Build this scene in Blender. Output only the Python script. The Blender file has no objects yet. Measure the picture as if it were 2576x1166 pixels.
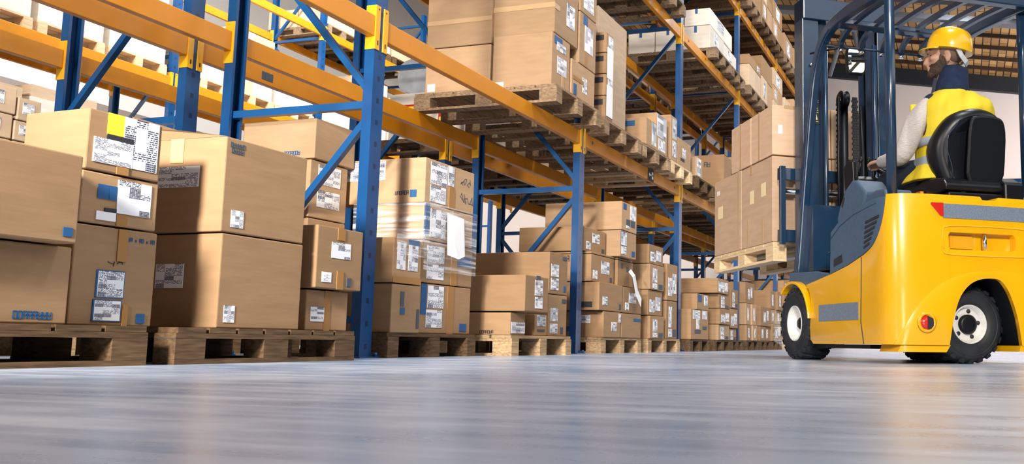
import bpy, bmesh, math, random
from mathutils import Vector, Matrix
C = bpy.context.scene.collection
R = random.Random(7)
PI = math.pi
def rad(a): return a * PI / 180

# ---------------------------------------------------------------- materials
def mat(name, col, rough=.5, metal=0, spec=.5, coat=0, coat_r=.1):
    m = bpy.data.materials.new(name); m.use_nodes = True
    b = m.node_tree.nodes['Principled BSDF']
    b.inputs['Base Color'].default_value = (*col, 1)
    b.inputs['Roughness'].default_value = rough
    b.inputs['Metallic'].default_value = metal
    b.inputs['Specular IOR Level'].default_value = spec
    b.inputs['Coat Weight'].default_value = coat
    b.inputs['Coat Roughness'].default_value = coat_r
    return m
def nd(m, t, **kw):
    n = m.node_tree.nodes.new(t)
    for k, v in kw.items():
        if k in n.inputs: n.inputs[k].default_value = v
        else: setattr(n, k, v)
    return n
def lk(m, a, b): m.node_tree.links.new(a, b)
def bsdf(m): return m.node_tree.nodes['Principled BSDF']
def ramp(m, fac, stops):
    r = nd(m, 'ShaderNodeValToRGB'); e = r.color_ramp.elements
    while len(e) < len(stops): e.new(.5)
    for i, (p, c) in enumerate(stops): e[i].position = p; e[i].color = (*c, 1)
    lk(m, fac, r.inputs[0]); return r.outputs[0]
def math_n(m, op, a, b=None):
    n = nd(m, 'ShaderNodeMath', operation=op)
    for i, v in enumerate((a, b)):
        if v is None: continue
        if isinstance(v, (int, float)): n.inputs[i].default_value = v
        else: lk(m, v, n.inputs[i])
    return n.outputs[0]
def noise_tint(m, c1, c2, scale, stretch=(1, 1, 1), detail=4, bump=0, obj_rand=0, c3=None, rough=None):
    tc = nd(m, 'ShaderNodeTexCoord'); mp = nd(m, 'ShaderNodeMapping')
    mp.inputs['Scale'].default_value = stretch
    lk(m, tc.outputs['Object'], mp.inputs['Vector'])
    oi = nd(m, 'ShaderNodeObjectInfo')
    add = nd(m, 'ShaderNodeVectorMath', operation='ADD')
    lk(m, mp.outputs[0], add.inputs[0])
    sc = nd(m, 'ShaderNodeVectorMath', operation='SCALE'); sc.inputs['Scale'].default_value = 37
    cmb = nd(m, 'ShaderNodeCombineXYZ'); lk(m, oi.outputs['Random'], cmb.inputs[0]); lk(m, oi.outputs['Random'], cmb.inputs[1])
    lk(m, cmb.outputs[0], sc.inputs[0]); lk(m, sc.outputs[0], add.inputs[1])
    n = nd(m, 'ShaderNodeTexNoise', Scale=scale, Detail=detail)
    lk(m, add.outputs[0], n.inputs['Vector'])
    col = ramp(m, n.outputs['Fac'], [(.3, c1), (.7, c2)])
    if obj_rand:
        hsv = nd(m, 'ShaderNodeHueSaturation')
        v = math_n(m, 'MULTIPLY_ADD', oi.outputs['Random'], obj_rand)
        m.node_tree.nodes[-1].inputs[2].default_value = 1 - obj_rand / 2
        lk(m, v, hsv.inputs['Value']); lk(m, col, hsv.inputs['Color']); col = hsv.outputs[0]
    lk(m, col, bsdf(m).inputs['Base Color'])
    if bump:
        b = nd(m, 'ShaderNodeBump', Strength=bump, Distance=.01)
        lk(m, n.outputs['Fac'], b.inputs['Height']); lk(m, b.outputs[0], bsdf(m).inputs['Normal'])
    if rough: 
        rr = nd(m, 'ShaderNodeMapRange'); rr.inputs['To Min'].default_value = rough[0]; rr.inputs['To Max'].default_value = rough[1]
        lk(m, n.outputs['Fac'], rr.inputs['Value']); lk(m, rr.outputs[0], bsdf(m).inputs['Roughness'])
    return n, col

M = {}
def cardboard(name, c, k=.86):
    m = mat(name, c, .82, spec=.2)
    noise_tint(m, tuple(x * k for x in c), c, 5, (1, 1, 6), 5, .12, .26)
    M[name] = m
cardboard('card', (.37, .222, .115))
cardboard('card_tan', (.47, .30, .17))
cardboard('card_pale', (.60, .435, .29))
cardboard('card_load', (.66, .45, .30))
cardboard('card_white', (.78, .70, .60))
M['tape'] = mat('brown_tape', (.36, .18, .06), .3)
M['tape_pale'] = mat('pale_tape', (.52, .34, .18), .3)
M['ink'] = mat('black_ink', (.02, .02, .025), .6)
M['blue_ink'] = mat('blue_ink', (.008, .085, .24), .6)
M['grey_ink'] = mat('grey_ink', (.06, .075, .10), .7)
M['paper'] = mat('paper', (.85, .84, .84), .6)
M['yellow_paper'] = mat('yellow_paper', (.85, .58, .03), .6)
M['postit'] = mat('cream_label', (.86, .72, .42), .6)

def label_mat(name, seed, rows=13, dens=.5, base=(.83, .83, .85)):
    m = mat(name, base, .5); tc = nd(m, 'ShaderNodeUVMap'); oi = nd(m, 'ShaderNodeObjectInfo')
    sep = nd(m, 'ShaderNodeSeparateXYZ'); lk(m, tc.outputs[0], sep.inputs[0])
    x, y = sep.outputs[0], sep.outputs[1]
    yr = math_n(m, 'MULTIPLY', y, rows); fl = math_n(m, 'FLOOR', yr); fr = math_n(m, 'FRACT', yr)
    rowm = math_n(m, 'GREATER_THAN', fr, .42)
    rz = math_n(m, 'ADD', math_n(m, 'FLOOR', math_n(m, 'MULTIPLY', oi.outputs['Random'], 97)), seed)
    def wn(fx, fy, extra=0):
        c = nd(m, 'ShaderNodeCombineXYZ'); lk(m, fx, c.inputs[0]); lk(m, fy, c.inputs[1]); lk(m, math_n(m, 'ADD', rz, extra), c.inputs[2])
        w = nd(m, 'ShaderNodeTexWhiteNoise', noise_dimensions='3D'); lk(m, c.outputs[0], w.inputs['Vector']); return w.outputs['Value']
    t = math_n(m, 'GREATER_THAN', wn(math_n(m, 'FLOOR', math_n(m, 'MULTIPLY', x, rows * 1.6)), fl), .3)
    blk = wn(math_n(m, 'FLOOR', math_n(m, 'MULTIPLY', x, 2.99)), math_n(m, 'FLOOR', math_n(m, 'MULTIPLY', y, 5.99)), 7)
    reg = math_n(m, 'GREATER_THAN', blk, dens - .2)
    heavy = math_n(m, 'GREATER_THAN', blk, dens + .34)
    # barcode
    cb = nd(m, 'ShaderNodeCombineXYZ'); lk(m, math_n(m, 'MULTIPLY', x, 70), cb.inputs[0]); lk(m, rz, cb.inputs[1])
    n3 = nd(m, 'ShaderNodeTexNoise', Scale=1, Detail=0); lk(m, cb.outputs[0], n3.inputs['Vector'])
    bar = math_n(m, 'MULTIPLY', math_n(m, 'GREATER_THAN', n3.outputs['Fac'], .42), heavy)
    k = math_n(m, 'MULTIPLY', math_n(m, 'MULTIPLY', rowm, t), reg)
    k = math_n(m, 'MAXIMUM', k, math_n(m, 'MULTIPLY', bar, math_n(m, 'GREATER_THAN', fr, .15)))
    # frame rules
    e = math_n(m, 'GREATER_THAN', math_n(m, 'ABSOLUTE', math_n(m, 'SUBTRACT', x, .5)), .475)
    e2 = math_n(m, 'GREATER_THAN', math_n(m, 'ABSOLUTE', math_n(m, 'SUBTRACT', y, .5)), .98)
    inside = math_n(m, 'SUBTRACT', 1.0, math_n(m, 'MAXIMUM', e, e2)); k = math_n(m, 'MULTIPLY', k, inside)
    mx = nd(m, 'ShaderNodeMix', data_type='RGBA'); mx.inputs[6].default_value = (*base, 1); mx.inputs[7].default_value = (.05, .06, .10, 1)
    lk(m, k, mx.inputs[0]); lk(m, mx.outputs[2], bsdf(m).inputs['Base Color'])
    M[name] = m
label_mat('label', 3, 24, .525)
label_mat('label_sparse', 11, 30, .585)
label_mat('label_list', 23, 26, .35)

def wood(name, c1, c2, k=.0):
    m = mat(name, c2, .8, spec=.2); noise_tint(m, c1, c2, 9, (1, 5, 9), 5, .25, .35); M[name] = m
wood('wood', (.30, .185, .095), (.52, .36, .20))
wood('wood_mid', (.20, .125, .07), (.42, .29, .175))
wood('wood_aged_shaded', (.13, .085, .05), (.30, .205, .125))  # aged wood, with shelf shade also put into its colour
wood('wood_pale', (.62, .43, .24), (.80, .60, .38))
wood('wood_shaded', (.07, .04, .02), (.17, .10, .05))  # wood copy with the shade around the racks put into its colour

def paint(name, c, rough=.35, coat=.3, var=.9, scale=6):
    m = mat(name, c, rough, coat=coat); noise_tint(m, tuple(x * var for x in c), c, scale, detail=6, bump=.02); M[name] = m
paint('rack_orange', (.68, .25, .003), .42, .1, .88)
paint('connector', (.86, .42, .01), .38, .25)
paint('truck_yellow', (.90, .45, .001), .28, .6, .95, 3)
paint('navy', (.009, .034, .078), .3, .5, .85)
paint('navy_light', (.06, .11, .18), .55, 0, .85, 40)
M['navy_plain'] = mat('deep_navy', (.008, .02, .045), .45)
def upright_mat():
    m = mat('rack_blue', (.003, .075, .27), .36, coat=.3)
    tc = nd(m, 'ShaderNodeTexCoord'); ge = nd(m, 'ShaderNodeNewGeometry')
    s = nd(m, 'ShaderNodeSeparateXYZ'); lk(m, tc.outputs['Object'], s.inputs[0])
    sn = nd(m, 'ShaderNodeSeparateXYZ'); tr = nd(m, 'ShaderNodeVectorTransform', vector_type='NORMAL', convert_from='WORLD', convert_to='OBJECT')
    lk(m, ge.outputs['Normal'], tr.inputs[0]); lk(m, tr.outputs[0], sn.inputs[0])
    front = math_n(m, 'GREATER_THAN', math_n(m, 'ABSOLUTE', sn.outputs[1]), .9)
    fz = math_n(m, 'FRACT', math_n(m, 'DIVIDE', s.outputs[2], .12))
    hz = math_n(m, 'LESS_THAN', math_n(m, 'ABSOLUTE', math_n(m, 'SUBTRACT', fz, .5)), .12)
    hx = math_n(m, 'LESS_THAN', math_n(m, 'ABSOLUTE', s.outputs[0]), .012)
    k = math_n(m, 'MULTIPLY', math_n(m, 'MULTIPLY', front, hz), hx)
    n = nd(m, 'ShaderNodeTexNoise', Scale=7, Detail=6); lk(m, tc.outputs['Object'], n.inputs['Vector'])
    col = ramp(m, n.outputs['Fac'], [(.3, (.001, .045, .155)), (.7, (.0015, .065, .21))])
    mx = nd(m, 'ShaderNodeMix', data_type='RGBA'); mx.inputs[7].default_value = (.001, .018, .065, 1)
    lk(m, k, mx.inputs[0]); lk(m, col, mx.inputs[6]); lk(m, mx.outputs[2], bsdf(m).inputs['Base Color'])
    M['rack_blue'] = m
upright_mat()
paint('brace_blue', (.0015, .07, .22), .36, .3)
M['rubber'] = mat('tyre_rubber', (.012, .014, .018), .62)
noise_tint(M['rubber'], (.008, .009, .012), (.022, .025, .03), 12, bump=.2)
M['black'] = mat('black_plastic', (.004, .005, .007), .42, spec=.35)
M['vinyl'] = mat('seat_vinyl', (.004, .005, .008), .36, spec=.4)
M['rim'] = mat('rim_paint', (.80, .77, .72), .4); noise_tint(M['rim'], (.66, .64, .6), (.84, .82, .78), 14)
M['chrome'] = mat('chrome', (.75, .76, .78), .18, 1)
M['steel'] = mat('steel', (.35, .37, .40), .35, 1)
M['strip'] = mat('reflective_strip', (.15, .19, .25), .5); noise_tint(M['strip'], (.13, .165, .22), (.20, .245, .31), 140, detail=2)
M['red'] = mat('red_lens', (.62, .02, .015), .2, coat=.5)
M['glassy'] = mat('mirror_glass', (.9, .9, .9), .02, 1)
M['orange_plastic'] = mat('orange_plastic', (.85, .30, .03), .4)
M['skin'] = mat('skin', (.50, .285, .185), .5)
M['hair'] = mat('cropped_hair', (.17, .10, .07), .8); M['brow'] = mat('eyebrow_hair', (.035, .02, .014), .8)
M['beard'] = mat('beard', (.05, .028, .018), .85); noise_tint(M['beard'], (.025, .014, .01), (.10, .055, .035), 90, bump=.6)
M['sleeve'] = mat('grey_sweater', (.60, .55, .52), .9); noise_tint(M['sleeve'], (.52, .48, .46), (.66, .61, .58), 60, (1, 1, 3), bump=.3)
M['vest'] = mat('safety_vest', (.76, .6, .02), .7); noise_tint(M['vest'], (.74, .53, .012), (.80, .64, .03), 6, bump=.4)
M['vest_grey'] = mat('vest_grey_band', (.32, .36, .42), .4)
M['navy_cloth'] = mat('navy_cloth', (.006, .018, .055), .9); noise_tint(M['navy_cloth'], (.004, .012, .04), (.01, .026, .075), 25, bump=.3)
M['trousers'] = mat('dark_trousers', (.006, .014, .035), .85)
M['helmet'] = mat('helmet_shell', (.90, .50, .01), .22, coat=.5)
M['white_strap'] = mat('grey_strap', (.55, .56, .58), .5)
M['eye'] = mat('eye', (.02, .015, .012), .2)
def film_mat():
    m = mat('stretch_film', (.95, .95, .97), .12); nt = m.node_tree
    tr = nd(m, 'ShaderNodeBsdfTransparent'); mx = nd(m, 'ShaderNodeMixShader')
    tc = nd(m, 'ShaderNodeTexCoord'); mp = nd(m, 'ShaderNodeMapping'); mp.inputs['Scale'].default_value = (2, 2, 34); mp.inputs['Rotation'].default_value = (.12, .14, 0)
    lk(m, tc.outputs['Object'], mp.inputs[0]); n = nd(m, 'ShaderNodeTexNoise', Scale=1.6, Detail=5); lk(m, mp.outputs[0], n.inputs['Vector'])
    f = nd(m, 'ShaderNodeMapRange'); f.inputs['From Min'].default_value = .48; f.inputs['From Max'].default_value = .75; f.inputs['To Min'].default_value = .04; f.inputs['To Max'].default_value = .5
    lk(m, n.outputs['Fac'], f.inputs['Value']); lk(m, f.outputs[0], mx.inputs[0]); lk(m, tr.outputs[0], mx.inputs[1]); lk(m, bsdf(m).outputs[0], mx.inputs[2])
    b = nd(m, 'ShaderNodeBump', Strength=.7, Distance=.02); lk(m, n.outputs['Fac'], b.inputs['Height']); lk(m, b.outputs[0], bsdf(m).inputs['Normal'])
    lk(m, mx.outputs[0], nt.nodes['Material Output'].inputs[0]); M['film'] = m
film_mat()
M['silver_bag'] = mat('silver_wrap', (.62, .64, .68), .22, .3); noise_tint(M['silver_bag'], (.42, .45, .5), (.8, .82, .85), 5, bump=1)

# ---------------------------------------------------------------- mesh helpers
class MB:
    def __init__(s): s.v = []; s.f = []; s.sm = []
    def add(s, vs, fs, smooth=False):
        o = len(s.v); s.v += [tuple(v) for v in vs]; s.f += [tuple(i + o for i in f) for f in fs]; s.sm += [smooth] * len(fs); return s
    def box(s, x0, x1, y0, y1, z0, z1):
        vs = [(x0, y0, z0), (x1, y0, z0), (x1, y1, z0), (x0, y1, z0), (x0, y0, z1), (x1, y0, z1), (x1, y1, z1), (x0, y1, z1)]
        return s.add(vs, [(0, 3, 2, 1), (4, 5, 6, 7), (0, 1, 5, 4), (1, 2, 6, 5), (2, 3, 7, 6), (3, 0, 4, 7)])
    def prism(s, pts, axis, a, b):
        """polygon pts (2D) extruded along axis from a to b; 2D order: x->(y,z), y->(x,z), z->(x,y)"""
        def P(p, t):
            return {'x': (t, p[0], p[1]), 'y': (p[0], t, p[1]), 'z': (p[0], p[1], t)}[axis]
        n = len(pts); vs = [P(p, a) for p in pts] + [P(p, b) for p in pts]
        fs = [tuple(range(n))[::-1], tuple(range(n, 2 * n))] + [(i, (i + 1) % n, n + (i + 1) % n, n + i) for i in range(n)]
        return s.add(vs, fs)
    def tube(s, pts, r, n=10, up=(0, 0, 1), rect=None, cap=True, smooth=True):
        """sweep along points. r may be list. rect=(w,h) sweeps a rectangle"""
        pts = [Vector(p) for p in pts]; rings = []
        rs = r if isinstance(r, (list, tuple)) else [r] * len(pts)
        pu = Vector(up)
        for i, p in enumerate(pts):
            t = (pts[min(i + 1, len(pts) - 1)] - pts[max(i - 1, 0)]).normalized()
            if abs(t.dot(pu)) > .97: pu = Vector((1, 0, 0)) if abs(t.x) < .9 else Vector((0, 1, 0))
            a = t.cross(pu).normalized(); b = a.cross(t).normalized(); pu = b
            if rect:
                w, h = rect[0] / 2, rect[1] / 2; rings.append([p + a * x + b * y for x, y in ((-w, -h), (w, -h), (w, h), (-w, h))])
            else: rings.append([p + (a * math.cos(2 * PI * k / n) + b * math.sin(2 * PI * k / n)) * rs[i] for k in range(n)])
        return s.rings(rings, cap, smooth and not rect)
    def rings(s, rings, cap=True, smooth=True):
        n = len(rings[0]); vs = [v for r in rings for v in r]; fs = []
        for i in range(len(rings) - 1):
            for k in range(n):
                fs.append((i * n + k, i * n + (k + 1) % n, (i + 1) * n + (k + 1) % n, (i + 1) * n + k))
        o = len(s.v); s.add(vs, fs, smooth)
        if cap: s.add([], []); s.f += [tuple(o + k for k in range(n))[::-1], tuple(o + (len(rings) - 1) * n + k for k in range(n))]; s.sm += [False, False]
        return s
    def lathe(s, prof, axis='z', n=32, c=(0, 0, 0), smooth=True, cap=False):
        """prof list of (radius, t) along axis"""
        rings = []
        for r, t in prof:
            ring = []
            for k in range(n):
                a = 2 * PI * k / n; u, w = r * math.cos(a), r * math.sin(a)
                p = {'z': (u, w, t), 'y': (u, t, w), 'x': (t, u, w)}[axis]
                ring.append((p[0] + c[0], p[1] + c[1], p[2] + c[2]))
            rings.append(ring)
        return s.rings(rings, cap, smooth)
    def ell(s, c, r, n=16, m=10, rot=None):
        rings = []
        for i in range(m + 1):
            ph = -PI / 2 + PI * i / m; ph = max(-PI / 2 + .02, min(PI / 2 - .02, ph))
            ring = []
            for k in range(n):
                a = 2 * PI * k / n; v = Vector((r[0] * math.cos(ph) * math.cos(a), r[1] * math.cos(ph) * math.sin(a), r[2] * math.sin(ph)))
                if rot: v = rot @ v
                ring.append(v + Vector(c))
            rings.append(ring)
        return s.rings(rings, True, True)
    def build(s, name, m, parent=None, loc=None, bevel=0, seg=2, fix=True):
        me = bpy.data.meshes.new(name); me.from_pydata(s.v, [], s.f); me.materials.append(m if not isinstance(m, str) else M[m])
        if fix:
            bm = bmesh.new(); bm.from_mesh(me); bmesh.ops.recalc_face_normals(bm, faces=bm.faces[:]); bm.to_mesh(me); bm.free()
        for p, q in zip(me.polygons, s.sm): p.use_smooth = q
        o = bpy.data.objects.new(name, me); C.objects.link(o)
        if loc: o.location = loc
        if parent: o.parent = parent
        if bevel:
            b = o.modifiers.new('bevel', 'BEVEL'); b.width = bevel; b.segments = seg; b.limit_method = 'ANGLE'; b.angle_limit = rad(35)
            b.harden_normals = False
        return o
def evaluated(o):
    dg = bpy.context.evaluated_depsgraph_get(); dg.update()
    me = bpy.data.meshes.new_from_object(o.evaluated_get(dg)); o.modifiers.clear(); o.data = me; return o
def boolean(o, cutters, op='DIFFERENCE'):
    for c in cutters:
        b = o.modifiers.new('b', 'BOOLEAN'); b.operation = op; b.object = c; b.solver = 'EXACT'
    evaluated(o)
    for c in cutters: bpy.data.objects.remove(c)
    return o
USED = {}
def tag(o, label=None, cat=None, group=None, kind=None):
    if label: o['label'] = label
    if cat: o['category'] = cat
    if group: o['group'] = group
    if kind: o['kind'] = kind
    return o
def empty(name, loc, rz=0, label=None, cat=None, group=None):
    o = bpy.data.objects.new(name, None); o.empty_display_size = .1; C.objects.link(o); o.location = loc; o.rotation_euler = (0, 0, rz)
    return tag(o, label, cat, group)
def struct(name, mb, m, **k): return tag(mb.build(name, m, **k), kind='structure')
def copy_tree(o, parent=None):
    c = o.copy(); C.objects.link(c); c.parent = parent
    for ch in list(o.children): copy_tree(ch, c)
    return c
ORD = ['first', 'second', 'third', 'fourth', 'fifth', 'sixth', 'seventh', 'eighth', 'ninth', 'tenth']

# ---------------------------------------------------------------- setting
def floor_mat():
    m = mat('polished_concrete', (.4, .43, .48), .25, spec=.8)
    tc = nd(m, 'ShaderNodeTexCoord')
    n1 = nd(m, 'ShaderNodeTexNoise', Scale=1.4, Detail=8, Roughness=.6); lk(m, tc.outputs['Object'], n1.inputs['Vector'])
    mp = nd(m, 'ShaderNodeMapping'); mp.inputs['Scale'].default_value = (9, 1.2, 1); mp.inputs['Rotation'].default_value = (0, 0, .30)
    lk(m, tc.outputs['Object'], mp.inputs[0])
    n2 = nd(m, 'ShaderNodeTexNoise', Scale=1.7, Detail=4); lk(m, mp.outputs[0], n2.inputs['Vector'])
    mixn = math_n(m, 'ADD', math_n(m, 'MULTIPLY', n1.outputs['Fac'], .6), math_n(m, 'MULTIPLY', n2.outputs['Fac'], .4))
    col = ramp(m, mixn, [(.38, (.22, .31, .46)), (.5, (.35, .42, .545)), (.62, (.55, .60, .69))]); lk(m, col, bsdf(m).inputs['Base Color'])
    rr = nd(m, 'ShaderNodeMapRange'); rr.inputs['From Min'].default_value = .3; rr.inputs['From Max'].default_value = .7; rr.inputs['To Min'].default_value = .2; rr.inputs['To Max'].default_value = .4
    lk(m, mixn, rr.inputs['Value']); lk(m, rr.outputs[0], bsdf(m).inputs['Roughness'])
    bp = nd(m, 'ShaderNodeBump', Strength=.07, Distance=.01); lk(m, n2.outputs['Fac'], bp.inputs['Height']); lk(m, bp.outputs[0], bsdf(m).inputs['Normal'])
    return m
struct('floor', MB().box(-14, 26.3, -9, 12.3, -.1, 0), floor_mat())
M['wall'] = mat('painted_wall', (.80, .72, .69), .9); noise_tint(M['wall'], (.76, .68, .65), (.82, .74, .71), .6)
M['wall_white'] = mat('white_cladding', (.85, .82, .78), .9)
def roofz(y): return 8.04 + .165 * y
struct('wall_back', MB().prism([(-9, 0), (12.3, 0), (12.3, roofz(12.3)), (-9, roofz(-9))], 'x', 26, 26.3), 'wall')
struct('wall_left', MB().box(-14, 26, 12, 12.3, 0, 10), 'wall_white')
M['taupe'] = mat('taupe_lower_wall', (.30, .25, .22), .9)  # darker taupe slab over the lower part of the wall
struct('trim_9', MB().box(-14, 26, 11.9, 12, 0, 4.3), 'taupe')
def plank_mat():
    m = mat('roof_planks', (.5, .25, .07), .6)
    tc = nd(m, 'ShaderNodeTexCoord'); mp = nd(m, 'ShaderNodeMapping'); lk(m, tc.outputs['Object'], mp.inputs[0])
    b = nd(m, 'ShaderNodeTexBrick', Scale=1.0); lk(m, mp.outputs[0], b.inputs['Vector'])
    b.inputs['Color1'].default_value = (.62, .36, .12, 1); b.inputs['Color2'].default_value = (.30, .14, .035, 1); b.inputs['Mortar'].default_value = (.03, .012, .005, 1)
    b.inputs['Brick Width'].default_value = .8; b.inputs['Row Height'].default_value = .19; b.inputs['Mortar Size'].default_value = .015; b.offset = .3
    lk(m, b.outputs[0], bsdf(m).inputs['Base Color']); return m
ce = MB(); ce.add([(14, -9, roofz(-9)), (26.2, -9, roofz(-9)), (26.2, 12.2, roofz(12.2)), (14, 12.2, roofz(12.2)),
                   (14, -9, roofz(-9) + .15), (26.2, -9, roofz(-9) + .15), (26.2, 12.2, roofz(12.2) + .15), (14, 12.2, roofz(12.2) + .15)],
                  [(0, 3, 2, 1), (4, 5, 6, 7), (0, 1, 5, 4), (1, 2, 6, 5), (2, 3, 7, 6), (3, 0, 4, 7)])
struct('ceiling', ce, plank_mat())
M['timber'] = mat('dark_timber', (.035, .018, .01), .8); M['beam_dark'] = mat('dark_steel', (.012, .016, .024), .6); M['truss'] = mat('grey_truss', (.16, .18, .21), .5)
def rake(x, y0, y1, w, h, dz=0):
    return MB().add([(x - w / 2, y0, roofz(y0) - h + dz), (x + w / 2, y0, roofz(y0) - h + dz), (x + w / 2, y1, roofz(y1) - h + dz), (x - w / 2, y1, roofz(y1) - h + dz),
                     (x - w / 2, y0, roofz(y0) + dz), (x + w / 2, y0, roofz(y0) + dz), (x + w / 2, y1, roofz(y1) + dz), (x - w / 2, y1, roofz(y1) + dz)],
                    [(0, 3, 2, 1), (4, 5, 6, 7), (0, 1, 5, 4), (1, 2, 6, 5), (2, 3, 7, 6), (3, 0, 4, 7)])
struct('trim_1', rake(25.9, -9, 12, .2, .42), 'beam_dark')
i = 10
for x in (25, 24.1, 23.2, 22.3, 21.4):
    struct('trim_%d' % i, rake(x, -9, 12, .06, .09), 'timber'); i += 1
struct('trim_%d' % i, rake(20.3, -9, 12, .3, .12, -.35), 'truss'); i += 1
tr = MB()
for y in (-7.5, -5.9, -2.76, 1.5, 5): tr.box(20.25, 20.35, y - .09, y + .09, roofz(y) - 1.7, roofz(y) - .3)
for k, (ya, yb) in enumerate(((-1.05, -.7), (-.25, -.7), (1.0, 1.5))):
    tr.tube([(20.3, ya, roofz(ya) - 1.9), (20.3, yb, roofz(yb) - .4)], .05, 8)
struct('trim_%d' % i, tr, 'truss'); i += 1
struct('trim_%d' % i, rake(19, -9, 12, .25, .5), 'beam_dark'); i += 1
struct('trim_%d' % i, rake(17, -9, 12, .3, .5), 'beam_dark'); i += 1
struct('trim_%d' % i, MB().tube([(25.93, -9, 4.45), (25.93, -3.9, 4.5)], .06, 8), 'brace_blue')
# ---------------------------------------------------------------- racks
X0, BAY, DEP = 4.11, 2.8, 1.0
ZB = {1: (1.725, 1.84), 2: (3.55, 3.665), 3: (4.87, 4.985)}
FT = 6.2
def frame(name, x, y0, y1, label, group, mirror=False):
    """upright frame in the plane x; y0 = aisle side"""
    t = empty(name, (x + .05, y0, 0), 0, label, 'rack frame', group)
    s = 1 if y1 > y0 else -1; D = abs(y1 - y0)
    def channel():
        w, d, th = .05, .06, .006
        # open C with lips, opening towards the middle of the frame
        return [(-w, 0), (w, 0), (w, d), (w - .018, d), (w - .018, d - th), (w - th, d - th), (w - th, th), (-w + th, th), (-w + th, d - th), (-w + .018, d - th), (-w + .018, d), (-w, d)]
    for k in (0, 1):
        pts = channel()
        if k: pts = [(a, D - b) for a, b in pts][::-1]
        pts = [(a, s * b) for a, b in pts]
        MB().prism(pts, 'z', .006, FT).build('upright', 'rack_blue', t)
        yy = s * (.03 if not k else D - .03)
        fp = MB().box(-.085, .085, yy - .06, yy + .06, 0, .008)
        fp.lathe([(.0, .008), (.012, .008), (.012, .028), (0, .028)], 'z', 8, (.068, yy - s * .045, 0))
        fp.build('foot_plate', 'brace_blue', t)
    nodes = [.2, 1.36, 2.53, 3.69, 4.85, 6.0]
    hb = MB()
    for i, z in enumerate(nodes):
        MB().box(-.02, .02, min(s * .03, s * (D - .03)), max(s * .03, s * (D - .03)), z - .02, z + .02).build('horizontal_brace', 'brace_blue', t)
    for i in range(len(nodes) - 1):
        a, b = (D - .04, .04) if i % 2 == 0 else (.04, D - .04)
        MB().tube([(0, s * a, nodes[i] + .06), (0, s * b, nodes[i + 1] - .06)], .02, rect=(.036, .036)).build('diagonal_brace', 'brace_blue', t)
    return t
def beam(name, x0, x1, y, out, zb, zt, label, group, deco=None):
    """beam between uprights; y = outer face plane, out = -1 if outer face looks to -Y"""
    t = empty(name, (x0, y, zb), 0, label, 'rack beam', group); L = x1 - x0
    ya, yb = (0.0, .045) if out < 0 else (-.045, 0.0)
    h = zt - zb; m = MB()
    # box section with a small step at the top inner edge
    pr_ = [(ya, 0), (yb, 0), (yb, h), (ya, h)]
    m.prism(pr_, 'x', .004, L - .004); m.build('beam_body', 'rack_orange', t, bevel=.004)
    for e in (0, 1):
        c = MB(); xx = 0 if not e else L; sg = -1 if not e else 1
        yo = -.006 if out < 0 else .006
        c.box(min(xx, xx + sg * .034), max(xx, xx + sg * .034), min(yo, 0), max(yo, 0), -.07, h + .06)
        c.box(min(xx, xx - sg * .005), max(xx, xx - sg * .005), min(yo, (yb if out < 0 else ya) * 1.3), max(yo, (yb if out < 0 else ya) * 1.3), -.07, h + .06)
        q = c.build('connector', 'connector', t)
        MB().lathe([(0, 0), (.006, 0)], 'y', 8, (xx + sg * .017, yo * 1.2, h + .04)).box(xx + sg * .012, xx + sg * .02, yo * 1.3, yo * 1.1, -.045, -.02).build('slot', 'ink', q)
    if deco:
        for kind, fx in deco:
            yo = -.002 if out < 0 else .002; inner = yb if out < 0 else ya
            if kind == 'hole':
                MB().lathe([(0, yo), (.014, yo), (.014, yo * .2)], 'y', 12, (fx * L, 0, h * .55)).build('lock_bolt', 'grey_ink', t)
            if kind == 'plate':
                MB().box(fx * L - .05, fx * L + .05, min(yo, 0), max(yo, 0), h * .25, h * .7).build('rating_plate', 'grey_ink', t)
            if kind == 'sign':
                q = MB().box(fx * L - .085, fx * L + .085, -.006, 0, h * -.05, h * 1.05).build('location_sign', 'ink', t)
                a = MB().box(fx * L - .05, fx * L + .01, -.008, -.006, .05, .062)
                a.prism([(fx * L - .065, .056), (fx * L - .04, .036), (fx * L - .04, .076)], 'y', -.008, -.006)
                a.box(fx * L + .03, fx * L + .065, -.008, -.006, .02, .05).box(fx * L + .03, fx * L + .065, -.008, -.006, .062, .092)
                a.build('arrow', 'paper', q)
    return t
LV = {1: 'first', 2: 'second', 3: 'third'}
ROWS = {'near': (X0, 0, 1, -1, 'the near rack'), 'back': (X0, 2.27, 1.27, 1, 'the back rack'), 'far': (3.4, 6.6, 7.6, -1, 'the far sunlit rack')}
for key, (bx, ya, yb, out, nm) in ROWS.items():
    for k in range(8 if key != 'far' else 6):
        frame('rack_frame', bx + BAY * k, ya, yb, 'blue upright frame with diagonal braces, %s from the left in %s' % (ORD[k], nm), 'upright frames of ' + nm)
    for b in range(-1, 7 if key != 'far' else 6):
        for lv, (z0, z1) in ZB.items():
            if key == 'far':
                z0 -= .26 if lv == 2 else 0; z1 -= .26 if lv == 2 else 0
            for side, y, o in (('front', ya, out), ('rear', yb, -out)):
                xa = bx + BAY * b + .1; xb = bx + BAY * (b + 1)
                de = None
                if key == 'near' and side == 'front' and lv == 1:
                    de = {1: [('hole', .06), ('sign', .63), ('hole', .93)], 2: [('hole', .06), ('hole', .9)]}.get(b)
                if key == 'near' and side == 'front' and lv == 2 and b == 2: de = [('hole', .08), ('hole', .35), ('hole', .8)]
                if key == 'back' and side == 'rear' and lv == 1: de = [('plate', .2)]
                lab = 'orange %s beam at %s shelf level, %s bay of %s' % (side, LV[lv], ORD[b + 1], nm)
                beam('rack_beam', xa, xb, y, o, z0, z1, lab, '%s beams of %s' % (side, nm), de)

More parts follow.
